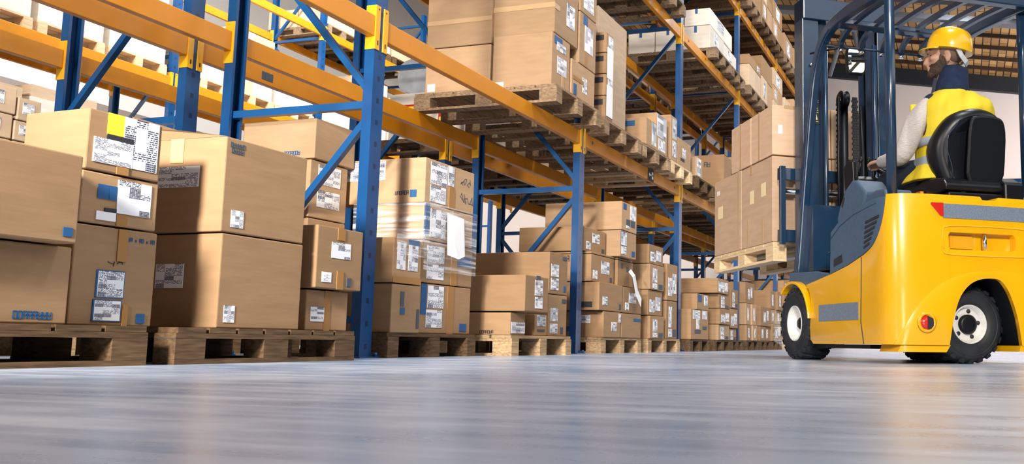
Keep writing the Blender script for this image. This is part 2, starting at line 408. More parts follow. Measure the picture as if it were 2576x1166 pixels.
# ---------------------------------------------------------------- pallets
def pallet_meshes(w, d, pt=.135):
    """w along x, d along y. bottom runners along y"""
    td = MB(); n = 7; bw = d / n
    for i in range(n):
        y = i * bw; td.box(0, w, y + .008, y + bw - .008, pt - .02, pt)
    for x in (0, w / 2 - .05, w - .1): td.box(x, x + .1, 0, d, pt - .04, pt - .021)
    return td
def pallet(x, y, z, w, d, label, group, m='wood', along='y', pt=.135, name='wooden_pallet', rot=0, simple=False):
    t = empty(name, (x, y, z), rot, label, 'pallet', group)
    W, D = (w, d) if along == 'y' else (d, w)
    def sw(mb):
        if along == 'x': mb.v = [(b, a, c) for a, b, c in mb.v]
        return mb
    if simple:
        mb = pallet_meshes(W, D, pt)
        for xx in (0, W / 2 - .05, W - .1):
            for yy in (0, D / 2 - .07, D - .14): mb.box(xx, xx + .1, yy, yy + .14, .018, pt - .04)
            mb.box(xx, xx + .1, 0, D, 0, .018)
        bpy.data.objects.remove(t)
        o = sw(mb).build(name, m, None, (x, y, z)); o.rotation_euler.z = rot
        return tag(o, label, 'pallet', group)
    sw(pallet_meshes(W, D, pt)).build('deck', m, t)
    for xx in (0, W / 2 - .05, W - .1):
        j = R.uniform(-.006, .006)
        for yy in (0, D / 2 - .07, D - .14):
            sw(MB().box(max(0, xx + j * (0 < xx < W - .2)), xx + .1, yy, yy + .14, .019, pt - .041)).build('block', m, t)
        sw(MB().box(xx, xx + .1, 0, D, 0, .0185)).build('bottom_board', m, t)
    return t

# ---------------------------------------------------------------- cartons
def patch(parent, face, dims, r, m, name, th=.0012, uv=True, off=0, rot=0):
    """r=(u0,v0,u1,v1) fractions on the face; A = face to -Y, T = face to -X"""
    W, D, H = dims; u0, v0, u1, v1 = r
    mb = MB(); e = .0012 + off
    if face == 'A': L_, n = W, 0
    else: L_, n = D, 1
    cu, cv = (u0 + u1) / 2 * L_, (v0 + v1) / 2 * H; hu, hv = (u1 - u0) / 2 * L_, (v1 - v0) / 2 * H
    q = []
    for a, b in ((-hu, -hv), (hu, -hv), (hu, hv), (-hu, hv)):
        a, b = a * math.cos(rot) - b * math.sin(rot), a * math.sin(rot) + b * math.cos(rot); q.append((cu + a, cv + b))
    if face == 'A': P = lambda a, b, t: (a, -t, b)
    else: P = lambda a, b, t: (-t, D - a, b)      # u runs from the back to the aisle corner
    vs = [P(a, b, e + th) for a, b in q] + [P(a, b, .0004) for a, b in q]
    mb.add(vs, [(0, 1, 2, 3), (7, 6, 5, 4), (0, 4, 5, 1), (1, 5, 6, 2), (2, 6, 7, 3), (3, 7, 4, 0)])
    o = mb.build(name, m, parent)
    ul = o.data.uv_layers.new(name='uv'); uvs = [(0, 0), (1, 0), (1, 1), (0, 1)] * 2
    for p in o.data.polygons:
        for li in p.loop_indices: ul.data[li].uv = uvs[o.data.loops[li].vertex_index]
    return o
NAMES = {'label': 'shipping_label', 'label_sparse': 'shipping_label', 'label_list': 'packing_list', 'tape': 'tape', 'tape_pale': 'tape', 'blue_ink': 'printed_mark', 'grey_ink': 'printed_mark', 'ink': 'printed_mark', 'paper': 'paper_sheet', 'yellow_paper': 'yellow_label', 'postit': 'cream_label'}
def txt(parent, face, dims, n, u, v, h, m='blue_ink', hand=False):
    """a row of n small unreadable printed characters (or pen strokes), as in the photo; 'x' keeps its cross"""
    W, D, H = dims; mb = MB(); g = random.Random(len(str(n)) * 7 + int(u * 100)); cw = h * .72
    word = n if isinstance(n, str) else '#' * n; x0_ = -len(word) * cw / 2
    def P(a, b, t): return (u * W + a, -t, v * H + b) if face == 'A' else (-t, D * (1 - u) - a, v * H + b)
    def bar(p, q, w):
        d = Vector((q[0] - p[0], q[1] - p[1])); 
        if d.length < 1e-6: return
        nn = Vector((-d.y, d.x)).normalized() * w / 2
        c = [(p[0] - nn.x, p[1] - nn.y), (q[0] - nn.x, q[1] - nn.y), (q[0] + nn.x, q[1] + nn.y), (p[0] + nn.x, p[1] + nn.y)]
        mb.add([P(a_, b_, .0016) for a_, b_ in c] + [P(a_, b_, .0004) for a_, b_ in c], [(0, 1, 2, 3), (7, 6, 5, 4), (0, 4, 5, 1), (1, 5, 6, 2), (2, 6, 7, 3), (3, 7, 4, 0)])
    for i, ch in enumerate(word):
        x = x0_ + i * cw; w = cw * .7; t = h * (.16 if not hand else .06)
        if ch == ' ': continue
        if hand:
            pts = [(x + g.uniform(0, cw * 1.2), g.uniform(0, h)) for _ in range(5)]
            for p, q in zip(pts[:-1], pts[1:]): bar(p, q, t)
        elif ch == 'x': bar((x, 0), (x + w, h * .6), t); bar((x, h * .6), (x + w, 0), t)
        else:
            bar((x, 0), (x, h), t); bar((x + w, 0), (x + w, h), t)
            for q in g.sample([0, .5, 1.0], 2): bar((x, q * h), (x + w, q * h), t)
    return mb.build('printed_mark' if not hand else 'pen_mark', m, parent)
NC = [0]
STUFF = {}
FARMODE = [None]
def carton(x0, x1, y, d, zb, zt, label, group=None, m='card', deco=(), rot=0, open_top=False, name='cardboard_box'):
    W, D, H = x1 - x0, d, zt - zb - .003
    if FARMODE[0]:
        STUFF.setdefault(m, MB()).box(x0, x1, y, y + d, zb + .001, zb + .001 + H); return None
    mb = MB().box(0, W, 0, D, 0, H)
    o = mb.build(name, m, None, (x0, y, zb + .001), bevel=.005)
    o.rotation_euler.z = rot; dims = (W, D, H)
    tag(o, label, 'box', group)
    for k, dd in enumerate(deco):
        f = dd[0]
        if f in 'AT':
            mm = dd[2]; patch(o, f, dims, dd[1], mm, NAMES.get(mm, 'label'), off=.0004 * k, rot=dd[3] if len(dd) > 3 else 0)
        elif f == 'txtA': txt(o, 'A', dims, *dd[1:])
        elif f == 'txtT': txt(o, 'T', dims, *dd[1:])
    if open_top:
        MB().add([(0, 0, H), (0, D, H), (-.02, D * .9, H + .05), (-.02, D * .45, H + .03)], [(0, 1, 2, 3)]).add([(0, D, H), (W, D, H), (W * .8, D + .02, H + .10), (0, D + .02, H + .11)], [(0, 1, 2, 3)]).build('top_flap', m, o)
    NC[0] += 1
    return o
PZ = .135
F1 = ZB[1][1]; F2 = ZB[2][1]; F3 = ZB[3][1]
S1, S2, S3 = F1 + PZ, F2 + PZ, F3 + PZ
gF, gU = 'pallets on the floor of the near rack', 'pallets on the shelves of the near rack'
# floor pallets, near rack
pallet(1.30, -.28, 0, 1.24, .8, 'shade-darkened wooden pallet on floor at the far left edge', gF, 'wood_shaded', 'x')
pallet(2.66, -.28, 0, 1.03, .8, 'wooden pallet under the two largest cartons, left of nearest blue upright', gF, 'wood_shaded', 'x')
pallet(4.27, -.06, 0, .93, .9, 'wooden pallet on floor right of nearest blue upright under the film-wrapped cartons', gF, 'wood_shaded')
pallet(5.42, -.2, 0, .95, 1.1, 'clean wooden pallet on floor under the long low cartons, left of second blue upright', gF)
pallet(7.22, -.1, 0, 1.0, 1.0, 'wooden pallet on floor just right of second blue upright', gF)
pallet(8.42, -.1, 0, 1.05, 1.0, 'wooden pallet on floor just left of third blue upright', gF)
# --- pallet 1
gA = 'cartons on the floor pallets of the near rack'
carton(1.55, 2.25, -.25, .6, PZ, .385, 'plain brown carton at bottom left corner of the rack with faint blue print', gA, 'card', [('txtA', 8, .84, .06, .022, 'blue_ink')])
carton(1.50, 2.205, -.32, .62, .388, .673, 'plain brown carton at left edge with a solid blue square', gA, 'card', [('A', (.93, .07, .975, .17), 'blue_ink')])
carton(2.295, 2.622, -.2, .5, PZ, .474, 'tall brown carton with two stacked white labels and blue size print', gA, 'card', [
    ('A', (.28, .28, .62, .56), 'blue_ink'), ('A', (.30, .29, .61, .55), 'label'), ('A', (.26, .04, .60, .26), 'blue_ink'), ('A', (.28, .05, .59, .25), 'label'),
    ('A', (.50, .66, .62, .995), 'tape'), ('A', (.80, .03, .90, .13), 'blue_ink'), ('txtA', '## x ## x ##', .80, .88, .013, 'blue_ink'), ('txtA', 3, .5, .60, .03, 'ink', True), ('A', (.62, .0, .68, .22), 'tape')])
carton(2.303, 2.61, -.2, .5, .478, .655, 'brown carton with blue handling squares and wide white label, second layer', gA, 'card', [
    ('A', (.20, .50, .34, .78), 'blue_ink'), ('A', (.345, .50, .44, .78), 'blue_ink'), ('A', (.45, .26, .90, .93), 'label'), ('A', (.20, .08, .45, .25), 'paper'), ('A', (.46, .0, .60, .24), 'tape'), ('A', (.30, .26, .45, .33), 'ink')])
carton(2.31, 2.60, -.2, .30, .658, .868, 'carton on top of left stack with yellow and black labels and big white label', gA, 'card', [
    ('A', (.24, .62, .46, 1.0), 'yellow_paper'), ('A', (.46, .14, .95, 1.0), 'label'), ('A', (.24, .50, .60, .64), 'ink'), ('A', (.08, .14, .60, .55), 'label'), ('A', (.40, .0, .56, .13), 'tape')], rot=-.03)
# --- pallet 2
carton(2.875, 3.338, -.25, .46, PZ, .506, 'large plain carton directly on pallet, small white label low on front', gA, 'card', [
    ('A', (.07, .06, .19, .24), 'label'), ('T', (.32, .42, .62, .68), 'label'), ('T', (.0, .1, .12, .2), 'label_sparse'), ('T', (.05, .85, .3, .97), 'blue_ink')])
carton(2.865, 3.334, -.25, .47, .509, .889, 'large carton with open top flaps and shadow across its left side', gA, 'card', [
    ('A', (.10, .06, .24, .24), 'label_sparse'), ('T', (.30, .48, .74, .70), 'label'), ('T', (.02, .03, .2, .2), 'label'), ('T', (.42, .74, .56, 1.0), 'tape_pale'), ('txtA', 6, .13, .90, .018, 'grey_ink'), ('txtA', 5, .13, .84, .018, 'grey_ink')], open_top=True)
carton(3.44, 3.73, -.2, .42, PZ, .320, 'small brown carton on pallet end beside the blue upright, square white label', gA, 'card', [('A', (.10, .22, .55, .58), 'label'), ('A', (.42, .0, .56, 1.0), 'tape')])
carton(3.43, 3.755, -.25, .40, .324, .610, 'tilted-looking brown carton overhanging above the smaller one beside the blue upright', gA, 'card', [
    ('A', (.30, .50, .72, .76), 'label'), ('A', (.12, .10, .32, .26), 'paper'), ('A', (.15, .12, .30, .22), 'label_sparse'), ('A', (.42, .80, .58, 1), 'tape'), ('A', (.44, .0, .58, .3), 'tape'), ('A', (.66, .06, .76, .20), 'grey_ink'), ('txtT', 2, .6, .84, .035, 'ink')])
# --- back of pallet 3
carton(4.235, 4.56, .47, .45, PZ, .45, 'carton at bottom rear of the film-wrapped pallet, left column', gA, 'card')
carton(4.235, 4.56, .47, .45, .453, .77, 'carton second from bottom, rear left column behind the film-wrapped stack', gA, 'card')
carton(4.235, 4.56, .47, .45, .773, 1.10, 'carton third up in rear column with blue-lettered label behind diagonal brace', gA, 'card_tan', [('A', (.2, .2, .8, .5), 'label'), ('A', (.2, .6, .8, .95), 'label_sparse')])
carton(4.235, 4.59, .45, .50, 1.103, 1.335, 'pale wide carton topmost behind the diagonal brace of nearest frame', gA, 'card_tan', [('txtT', 7, .7, .1, .022, 'blue_ink')])
# --- pallet 3
carton(4.285, 4.560, -.06, .40, PZ, .402, 'brown carton left at pallet corner with vertical blue print, right of nearest upright', gA, 'card', [('A', (.3, .38, .46, .52), 'blue_ink'), ('A', (.30, .55, .42, .85), 'grey_ink'), ('A', (.88, .1, .97, .5), 'grey_ink')])
carton(4.285, 4.555, -.06, .40, .405, .655, 'brown carton with two tall labels side by side and torn tape along bottom edge', gA, 'card', [
    ('A', (.12, .3, .42, .9), 'label'), ('A', (.52, .3, .86, .9), 'label'), ('A', (.5, .88, .9, 1.0), 'blue_ink'), ('A', (0, .0, 1.0, .14), 'tape')])
carton(4.60, 5.17, -.03, .46, PZ, .424, 'brown carton bottom right of film-wrapped stack with blue corner stripe', gA, 'card', [
    ('A', (0.02, .38, .12, 1), 'blue_ink'), ('A', (.14, .52, .44, .97), 'label'), ('A', (.12, .12, .42, .48), 'label'), ('A', (.52, .0, .64, 1.0), 'tape'), ('A', (.78, .06, .92, .22), 'blue_ink')])
carton(4.60, 5.175, -.03, .46, .427, .674, 'brown carton second layer right of film-wrapped stack, half under film', gA, 'card', [
    ('A', (.10, .1, .42, .45), 'label'), ('A', (.10, .5, .42, .9), 'label'), ('A', (.56, .0, .68, 1.0), 'tape'), ('A', (.7, .5, .98, .75), 'blue_ink')])
carton(4.61, 5.165, -.03, .46, .677, .888, 'carton third layer wrapped in clear film with blue stripe at corner', gA, 'card_tan', [
    ('A', (.0, .1, .10, 1), 'blue_ink'), ('A', (.12, .1, .42, .9), 'label'), ('A', (.56, .0, .68, 1.0), 'tape')])
carton(4.605, 5.165, -.03, .60, .892, 1.160, 'carton on top of film-wrapped stack with handwriting and round-stamped label', gA, 'card_tan', [
    ('A', (.10, .45, .42, .94), 'label'), ('A', (.10, .05, .40, .42), 'label'), ('A', (.44, .52, .56, .97), 'label_list'), ('A', (.47, .0, .58, .5), 'tape'),
    ('T', (.84, .12, .91, .28), 'blue_ink'), ('T', (.0, .52, .55, .96), 'label_sparse'), ('txtT', 6, .75, .18, .022, 'grey_ink'), ('txtA', 3, .8, .6, .06, 'grey_ink', True), ('txtA', 3, .82, .2, .07, 'grey_ink', True)])
fm = MB().box(4.592, 5.182, -.052, -.0505, .50, .893).box(4.5905, 4.592, -.052, .44, .66, .893).box(4.28, 4.592, -.083, -.0815, .56, .70)
tag(fm.build('stretch_film', 'film'), 'clear stretch film wrapped around upper cartons right of nearest upright', 'plastic film')
fs = MB().add([(4.83, -.050, .86), (5.02, -.052, .845), (5.005, -.075, .61), (4.92, -.085, .585), (4.80, -.08, .60)] + [(4.83, -.048, .86), (5.02, -.050, .845), (5.005, -.073, .61), (4.92, -.083, .585), (4.80, -.078, .60)], [(0, 1, 2, 3, 4), (9, 8, 7, 6, 5), (0, 5, 6, 1), (1, 6, 7, 2), (2, 7, 8, 3), (3, 8, 9, 4), (4, 9, 5, 0)])
tag(fs.build('paper_sheet', 'paper'), 'blank white paper sheet taped on the film-wrapped stack', 'paper')
# --- pallet 4
carton(5.43, 5.64, -.18, .85, PZ, .284, 'long low carton at bottom left of pallet, torn label at its end', gA, 'card', [('A', (.05, .08, .98, .58), 'label'), ('txtT', 7, .8, .06, .02, 'ink')])
carton(5.43, 5.78, -.28, .95, .290, .530, 'long carton jutting forward over the low one, tape buckle on top edge', gA, 'card', [
    ('A', (.40, .46, .74, .90), 'label'), ('A', (.42, .1, .74, .42), 'label'), ('A', (.45, .92, .62, 1.02), 'grey_ink'), ('T', (.22, .64, .40, .74), 'grey_ink')])
carton(6.064, 6.385, -.15, .95, .439, .745, 'wide carton at top right of its pallet with two labels, beside second upright', gA, 'card', [
    ('A', (.10, .42, .50, .72), 'label'), ('A', (.10, .10, .50, .38), 'label'), ('A', (.78, .08, .90, .22), 'blue_ink'), ('A', (.7, .86, .95, .94), 'grey_ink')])
carton(5.85, 6.05, -.15, .60, PZ, .286, 'narrow shaded carton standing between low carton and tall one', gA, 'card', [('A', (.15, .45, .85, .97), 'label'), ('A', (.2, .2, .8, .3), 'grey_ink')])
carton(6.06, 6.385, -.15, .60, PZ, .436, 'tall carton on pallet corner beside second upright with two labels', gA, 'card', [
    ('A', (.12, .36, .50, .68), 'label'), ('A', (.10, .06, .50, .30), 'label'), ('A', (.68, .06, .80, .22), 'grey_ink'), ('A', (.72, .82, .95, .92), 'grey_ink')])
carton(5.85, 6.045, .0, .55, .289, .436, 'carton hidden in the gap under the wide top carton', gA, 'card')
# --- pallet 5
g = gA
carton(7.26, 7.665, -.1, .60, PZ, .357, 'bottom left carton on first pallet right of second upright', g, 'card', [('A', (.45, .25, .75, .60), 'label'), ('A', (.88, .6, 1.0, .95), 'label_sparse'), ('T', (.6, .55, .8, .85), 'label')])
carton(7.69, 8.20, -.1, .60, PZ, .354, 'plain bottom right carton on first pallet right of second upright', g, 'card', [('A', (.6, .7, .98, .82), 'blue_ink')])
carton(7.15, 7.70, -.1, .60, .36, .598, 'second-layer left carton right of second upright with small square marks', g, 'card', [('A', (.14, .2, .34, .5), 'label'), ('A', (.84, .08, .93, .28), 'grey_ink'), ('T', (.7, .1, .9, .3), 'ink')])
carton(7.72, 8.20, -.1, .60, .357, .592, 'second-layer right carton right of second upright, under hanging paper strip', g, 'card', [('A', (.3, .4, .7, .8), 'label'), ('A', (.1, .1, .3, .4), 'label_sparse')])
carton(7.13, 7.66, -.03, .60, .601, .832, 'third-layer left carton with big black print, right of second upright', g, 'card', [('A', (.42, .35, .78, .82), 'label'), ('A', (.08, .1, .26, .42), 'label_sparse'), ('txtT', '### ##', .5, .72, .05, 'ink'), ('A', (.8, .08, .9, .25), 'grey_ink')])
carton(7.70, 8.10, -.05, .55, .601, .832, 'third-layer right carton behind hanging white paper strip', g, 'card', [('A', (.2, .7, .3, .9), 'grey_ink'), ('A', (.55, .6, .7, .8), 'grey_ink')])
carton(7.10, 7.60, .03, .60, .855, 1.065, 'fourth-layer wide carton behind the brace of second frame', g, 'card', [('A', (.38, .42, .70, .82), 'label'), ('A', (.1, .1, .3, .42), 'label_sparse'), ('A', (.8, .08, .92, .25), 'grey_ink')])
carton(7.63, 8.04, -.1, .60, .855, 1.092, 'fourth-layer pale carton with dark-framed label, third column right of second upright', g, 'card_tan', [('A', (.0, .42, .38, .97), 'blue_ink'), ('A', (.02, .44, .37, .95), 'label'), ('A', (.05, .1, .35, .4), 'label_sparse'), ('A', (.70, .1, .9, .3), 'blue_ink'), ('A', (.45, .0, .55, .2), 'tape')])
carton(7.13, 7.66, -.03, .60, .834, .853, 'flat cardboard tray between third and fourth layers right of second upright', g, 'card')
carton(7.70, 8.08, -.05, .55, .834, .853, 'flat cardboard tray under the pale dark-framed carton', g, 'card')
carton(7.645, 8.045, -.1, .75, 1.096, 1.355, 'biggest carton topmost right of second upright, pale brown', g, 'card_tan', [('A', (.55, .45, .92, .95), 'label_sparse'), ('A', (.1, .75, .3, .95), 'blue_ink'), ('A', (.3, .2, .55, .42), 'grey_ink'), ('A', (.6, .2, .85, .42), 'grey_ink'), ('A', (.3, .1, .5, .2), 'label_sparse')])
st = MB().tube([(7.93, -.08, .75), (7.95, -.115, .70), (7.98, -.135, .55), (8.06, -.15, .46)], .01, rect=(.002, .13), up=(1, 0, 0))
tag(st.build('packing_list', 'paper'), 'long white paper strip hanging loose between cartons right of second upright', 'paper')
# --- pallet 6
def col(xs, tiers, desc, y=-.1, d=.6, m='card', dk=None, rv=None):
    for i, (a, b) in enumerate(tiers):
        nm = ['bottom', 'second-layer', 'third-layer', 'fourth-layer', 'fifth-layer', 'sixth-layer', 'seventh-layer'][i]
        lb = [('A', (.1, .12, .45, .62), 'label'), ('A', (.52, .2, .85, .75), 'label_sparse')] if i % 2 else [('A', (.2, .3, .5, .85), 'label'), ('A', (.2, .05, .5, .26), 'label_sparse'), ('A', (.6, .06, .9, .25), 'grey_ink')]
        j = R.uniform(-.012, .012)
        carton(xs[0] + j, xs[1] + j, y + R.uniform(-.02, .02), d, a, b, '%s %s' % (nm, desc), gA, R.choice(['card', 'card', 'card_tan']) if m == 'card' else m, lb)
col((8.455, 8.89), [(PZ, .356), (.359, .607), (.61, .86), (.863, 1.055)], 'carton in left column of pallet just left of third upright')
col((9.0, 9.36), [(PZ, .526), (.53, .91)], 'tall narrow carton beside third upright, left side of it')
col((8.45, 9.3), [(PZ, .4), (.403, .7)], 'rear carton behind the pallet left of third upright', .52, .45)
# --- pallet 7..
pallet(9.86, -.1, 0, .85, 1.0, 'shaded wooden pallet on floor just right of third upright', gF, 'wood_shaded')
pallet(10.9, -.1, 0, .85, 1.0, 'shaded wooden pallet on floor, second one right of third upright', gF, 'wood_shaded')
pallet(11.75, -.1, 0, .7, 1.0, 'shaded wooden pallet on floor just left of fourth upright', gF, 'wood_shaded')
carton(9.87, 10.60, -.1, .6, PZ, .473, 'big carton on pallet directly right of third upright, dark print on front', gA, 'card', [('A', (.2, .2, .55, .32), 'grey_ink'), ('A', (.1, .68, .5, .98), 'label_sparse'), ('A', (.65, .7, .9, 1), 'label'), ('A', (.3, .35, .45, .7), 'label_sparse'), ('A', (.65, .35, .9, .45), 'grey_ink')])
carton(10.1, 10.61, -.1, .8, .476, .66, 'flat carton on top of big dark-printed carton right of third upright', gA, 'card', [('A', (.1, .5, .4, .95), 'blue_ink'), ('A', (.6, .3, .9, .95), 'label')])
col((11.08, 11.62), [(PZ, .327), (.33, .525), (.528, .708)], 'carton in strapped column with blue squares, second pallet right of third upright')
carton(10.95, 11.5, -.12, 1.0, .711, .895, 'long flat carton lying across top of the strapped column right of third upright', gA, 'card', [('A', (.1, .1, .6, .8), 'label'), ('A', (.65, .2, .95, .8), 'label_sparse')])
col((11.70, 12.1), [(PZ, .29), (.293, .55), (.553, .80)], 'narrow carton left of fourth upright')
# --- bays further along the floor
for b in (3, 4, 5, 6):
    bx = X0 + BAY * b + .14; FARMODE[0] = b > 4
    for p in range(3):
        x = bx + .89 * p; where = '%s floor pallet, %s bay of near rack' % (['left', 'middle', 'right'][p], ORD[b + 1])
        pallet(x, -.1, 0, .82, 1.0, 'wooden %s' % where, gF, R.choice(['wood', 'wood_shaded']), simple=True)
        z = PZ; i = 0; w = .6 if (b == 3 and p == 0) else .8; ht = R.uniform(.75, 1.1) if not (b == 3 and p == 1) else .45
        while z < ht:
            h = R.choice([.22, .28, .30])
            if R.random() < .55:
                carton(x + .01, x + w, -.1 + R.uniform(-.02, .03), .9, z, z + h, 'wide carton, %s layer of stack on %s' % (ORD[i], where), gA, 'card', [('A', (.3, .2, .5, .7), 'label'), ('A', (.6, .3, .75, .8), 'label_sparse')])
            else:
                for q in (0, 1):
                    carton(x + .01 + q * (w / 2), x + (q + 1) * w / 2 - .01, -.1 + R.uniform(-.02, .03), .9, z, z + h, '%s carton of pair, %s layer on %s' % (['left', 'right'][q], ORD[i], where), gA, R.choice(['card', 'card_tan']), [('A', (.3, .2, .6, .8), 'label')])
            z += h + .003; i += 1
FARMODE[0] = None
bag = MB().ell((13.75, -.5, .3), (.22, .25, .30), 18, 12)
rr = random.Random(3); bag.v = [(x + rr.uniform(-.02, .02), y + rr.uniform(-.02, .02), max(.004, z + rr.uniform(-.02, .02))) for x, y, z in bag.v]
tag(bag.build('plastic_bag', 'film'), 'crumpled clear plastic sheeting low beside the forklift front tyre', 'plastic film')

# --- first shelf, near rack
gS = 'cartons on the first shelf of the near rack'
pallet(6.0, -.2, F1, .87, 1.2, 'pallet under the biggest cartons on first shelf, left of second upright', gU, 'wood_mid')
pallet(7.06, -.16, F1, .92, 1.15, 'pallet on first shelf right of second upright under the very tall carton', gU, 'wood_mid')
pallet(8.04, -.16, F1, .84, 1.15, 'middle pallet on first shelf between second and third uprights', gU, 'wood_mid')
pallet(8.92, -.16, F1, .76, 1.15, 'pallet on first shelf just left of third upright', gU, 'wood_pale')
pallet(9.86, -.16, F1, .8, 1.15, 'shaded pallet on first shelf just right of third upright', gU, 'wood_shaded')
pallet(10.9, -.16, F1, .8, 1.15, 'middle pallet on first shelf right of third upright', gU, 'wood')
carton(6.05, 6.375, -.13, .49, S1, 2.392, 'large carton at front of first shelf with blue corner mark, left of second upright', gS, 'card_tan', [('A', (.12, .82, .55, .97), 'blue_ink'), ('A', (.25, .72, .75, .88), 'label_sparse'), ('A', (.3, .30, .8, .62), 'label'), ('A', (.55, .0, .66, .3), 'tape_pale'), ('T', (.05, .02, .20, .13), 'paper')])
carton(6.08, 6.51, -.13, .51, 2.396, 2.80, 'upper large carton at front of first shelf with wide tape band, left of second upright', gS, 'card_tan', [('T', (0, .48, 1.0, .58), 'tape_pale'), ('A', (.0, .46, .2, .56), 'tape_pale'), ('A', (.5, .3, .85, .75), 'label')])
carton(6.05, 6.45, .38, .56, S1, 2.34, 'lower carton at rear of first shelf, small white label, left of second upright', gS, 'card_tan', [('T', (.04, .06, .16, .23), 'paper')])
carton(6.05, 6.45, .38, .56, 2.344, 2.80, 'upper carton at rear of first shelf with thin tape band', gS, 'card_tan', [('T', (0, .40, 1.0, .48), 'tape_pale')])
carton(6.395, 6.86, -.14, .55, S1, 2.29, 'lower right carton of the big first-shelf load, silver label', gS, 'card_tan', [('A', (.45, .3, .65, .7), 'label_sparse'), ('A', (.05, .5, .5, .6), 'tape'), ('A', (.08, .12, .2, .4), 'blue_ink')])
carton(6.53, 6.87, -.14, .55, 2.294, 2.72, 'upright carton above the silver-labelled one in the big first-shelf load', gS, 'card_tan', [('A', (.2, .8, .45, .98), 'blue_ink'), ('A', (.3, .3, .8, .8), 'label_sparse'), ('A', (.3, .0, .45, .3), 'tape')])
carton(6.53, 6.87, -.14, .55, 2.724, 2.95, 'topmost right carton of the big first-shelf load touching picture top', gS, 'card_tan', [('A', (.2, .2, .8, .8), 'label_sparse')])
for i, (a, b) in enumerate(((S1, 2.17), (2.173, 2.36), (2.363, 2.545), (2.548, 2.73))):
    carton(7.075, 7.25, -.15, .15, a, b, '%s of four small stacked cartons in front of the very tall carton' % ['lowest', 'second lowest', 'third', 'topmost'][i], gS, 'card', [('T', (.3, .6, .85, .85), 'ink'), ('A', (.3, .2, .9, .9), 'label_sparse')])
for i, (a, b) in enumerate(((2.33, 2.60), (2.0, 2.27))):
    tag(MB().box(7.10, 7.235, -.1545, -.1512, a, b).build('packing_list', 'paper'), '%s long paper sheet on the four small stacked first-shelf cartons' % ['upper', 'lower'][i], 'paper')
carton(7.27, 7.99, .01, .6, S1, 3.05, 'very tall pale plain carton on first shelf right of second upright', gS, 'card_pale')
carton(8.14, 8.43, -.15, .40, S1, 2.24, 'short carton with hanging list at left of middle first-shelf pallet', gS, 'card_tan', [('A', (.55, .1, 1.0, .95), 'label_list'), ('T', (.4, .7, .7, .9), 'blue_ink')])
carton(8.44, 8.78, -.15, .55, S1, 2.36, 'carton with long lists at right of middle first-shelf pallet', gS, 'card_tan', [('A', (.05, .4, .9, .98), 'label_list'), ('A', (.2, .05, .8, .36), 'label_sparse')])
carton(8.14, 8.43, .27, .45, S1, 2.52, 'taller carton behind the short listed carton on middle first-shelf pallet', gS, 'card_tan', [('A', (.4, .6, .9, .85), 'grey_ink')])
carton(8.90, 9.12, -.15, .5, S1, 2.45, 'tall narrow carton on pallet just left of third upright, first shelf', gS, 'card_tan', [('A', (.3, .5, .9, .95), 'label_list'), ('A', (.3, .1, .9, .45), 'label_list')])
carton(9.16, 9.64, -.15, .5, S1, 2.27, 'carton with torn dark tag on pallet just left of third upright, first shelf', gS, 'card_tan', [('A', (.35, .35, .6, .7), 'label_sparse'), ('A', (.2, .2, .5, .3), 'ink')])
carton(9.88, 10.12, -.15, .5, S1, 2.20, 'carton with white sheet just right of third upright, first shelf', gS, 'card_tan', [('A', (.05, .05, .7, .95), 'label_list')])
carton(10.16, 10.6, .0, .5, S1, 2.3, 'plain carton behind white sheet right of third upright, first shelf', gS, 'card')
carton(11.2, 11.6, -.13, .95, S1, 2.49, 'wide dark brown carton with faint lettering on first shelf beside the raised load', gS, 'card', [('txtT', '###### #### ##', .5, .7, .06, 'grey_ink')])
# generic shelf filling
def fill(rowname, rx, b, lv, ya, ydir, zf, mats, ps=(0, 1, 2), hmin=.35, hmax=.9, pm=('wood_aged_shaded', 'wood_shaded'), dd=1.15, big=False):
    sname = {1: 'first', 2: 'second', 3: 'third'}[lv]
    bx = rx + BAY * b + .14
    for p in ps:
        x = bx + .89 * p; y = ya + (-.15 if ydir > 0 else -dd + .15) + (.16 if rowname == 'far rack' else 0)
        where = '%s pallet, %s shelf, %s bay of %s' % (['left', 'middle', 'right'][p], sname, ORD[b + 1], rowname)
        pallet(x, y, zf, .82, dd, 'wooden ' + where, 'shelf pallets of ' + rowname, pm if isinstance(pm, str) else R.choice(pm), simple=True)
        z = zf + PZ; H = z + R.uniform(hmin, hmax); i = 0
        while z < H - .12:
            h = min(R.choice([.25, .32, .4]), H - z); n = R.choice([1, 2]); dn = R.choice([1, 2, 2])
            for q in range(n):
                for r in range(dn):
                    yy = y + .02 + r * (dd - .04) / dn
                    pos = {(1, 1): 'full-size', (2, 1): ['left', 'right'][q], (1, 2): ['front', 'rear'][r], (2, 2): ['front left', 'front right', 'rear left', 'rear right'][q + 2 * r]}[(n, dn)]
                    carton(x + .01 + q * .8 / n, x + .01 + (q + 1) * .8 / n - .008, yy + R.uniform(0, .01), (dd - .06) / dn, z, z + h,
                           '%s carton, layer %s, %s' % (pos, ['one', 'two', 'three', 'four', 'five', 'six'][i], where), 'shelf cartons of ' + rowname, R.choice(mats),
                           [('A', (.3, .2, .7, .8), R.choice(['label_sparse', 'label_list', 'label']))] if (R.random() < .6 and rowname == 'near rack') else ())
            z += h + .002; i += 1
            if i > 4: break
NM = ['card_tan', 'card', 'card_pale']
for b in (3, 4, 5, 6):
    FARMODE[0] = b > 4; fill('near rack', X0, b, 1, 0, 1, F1, NM)
FARMODE[0] = None
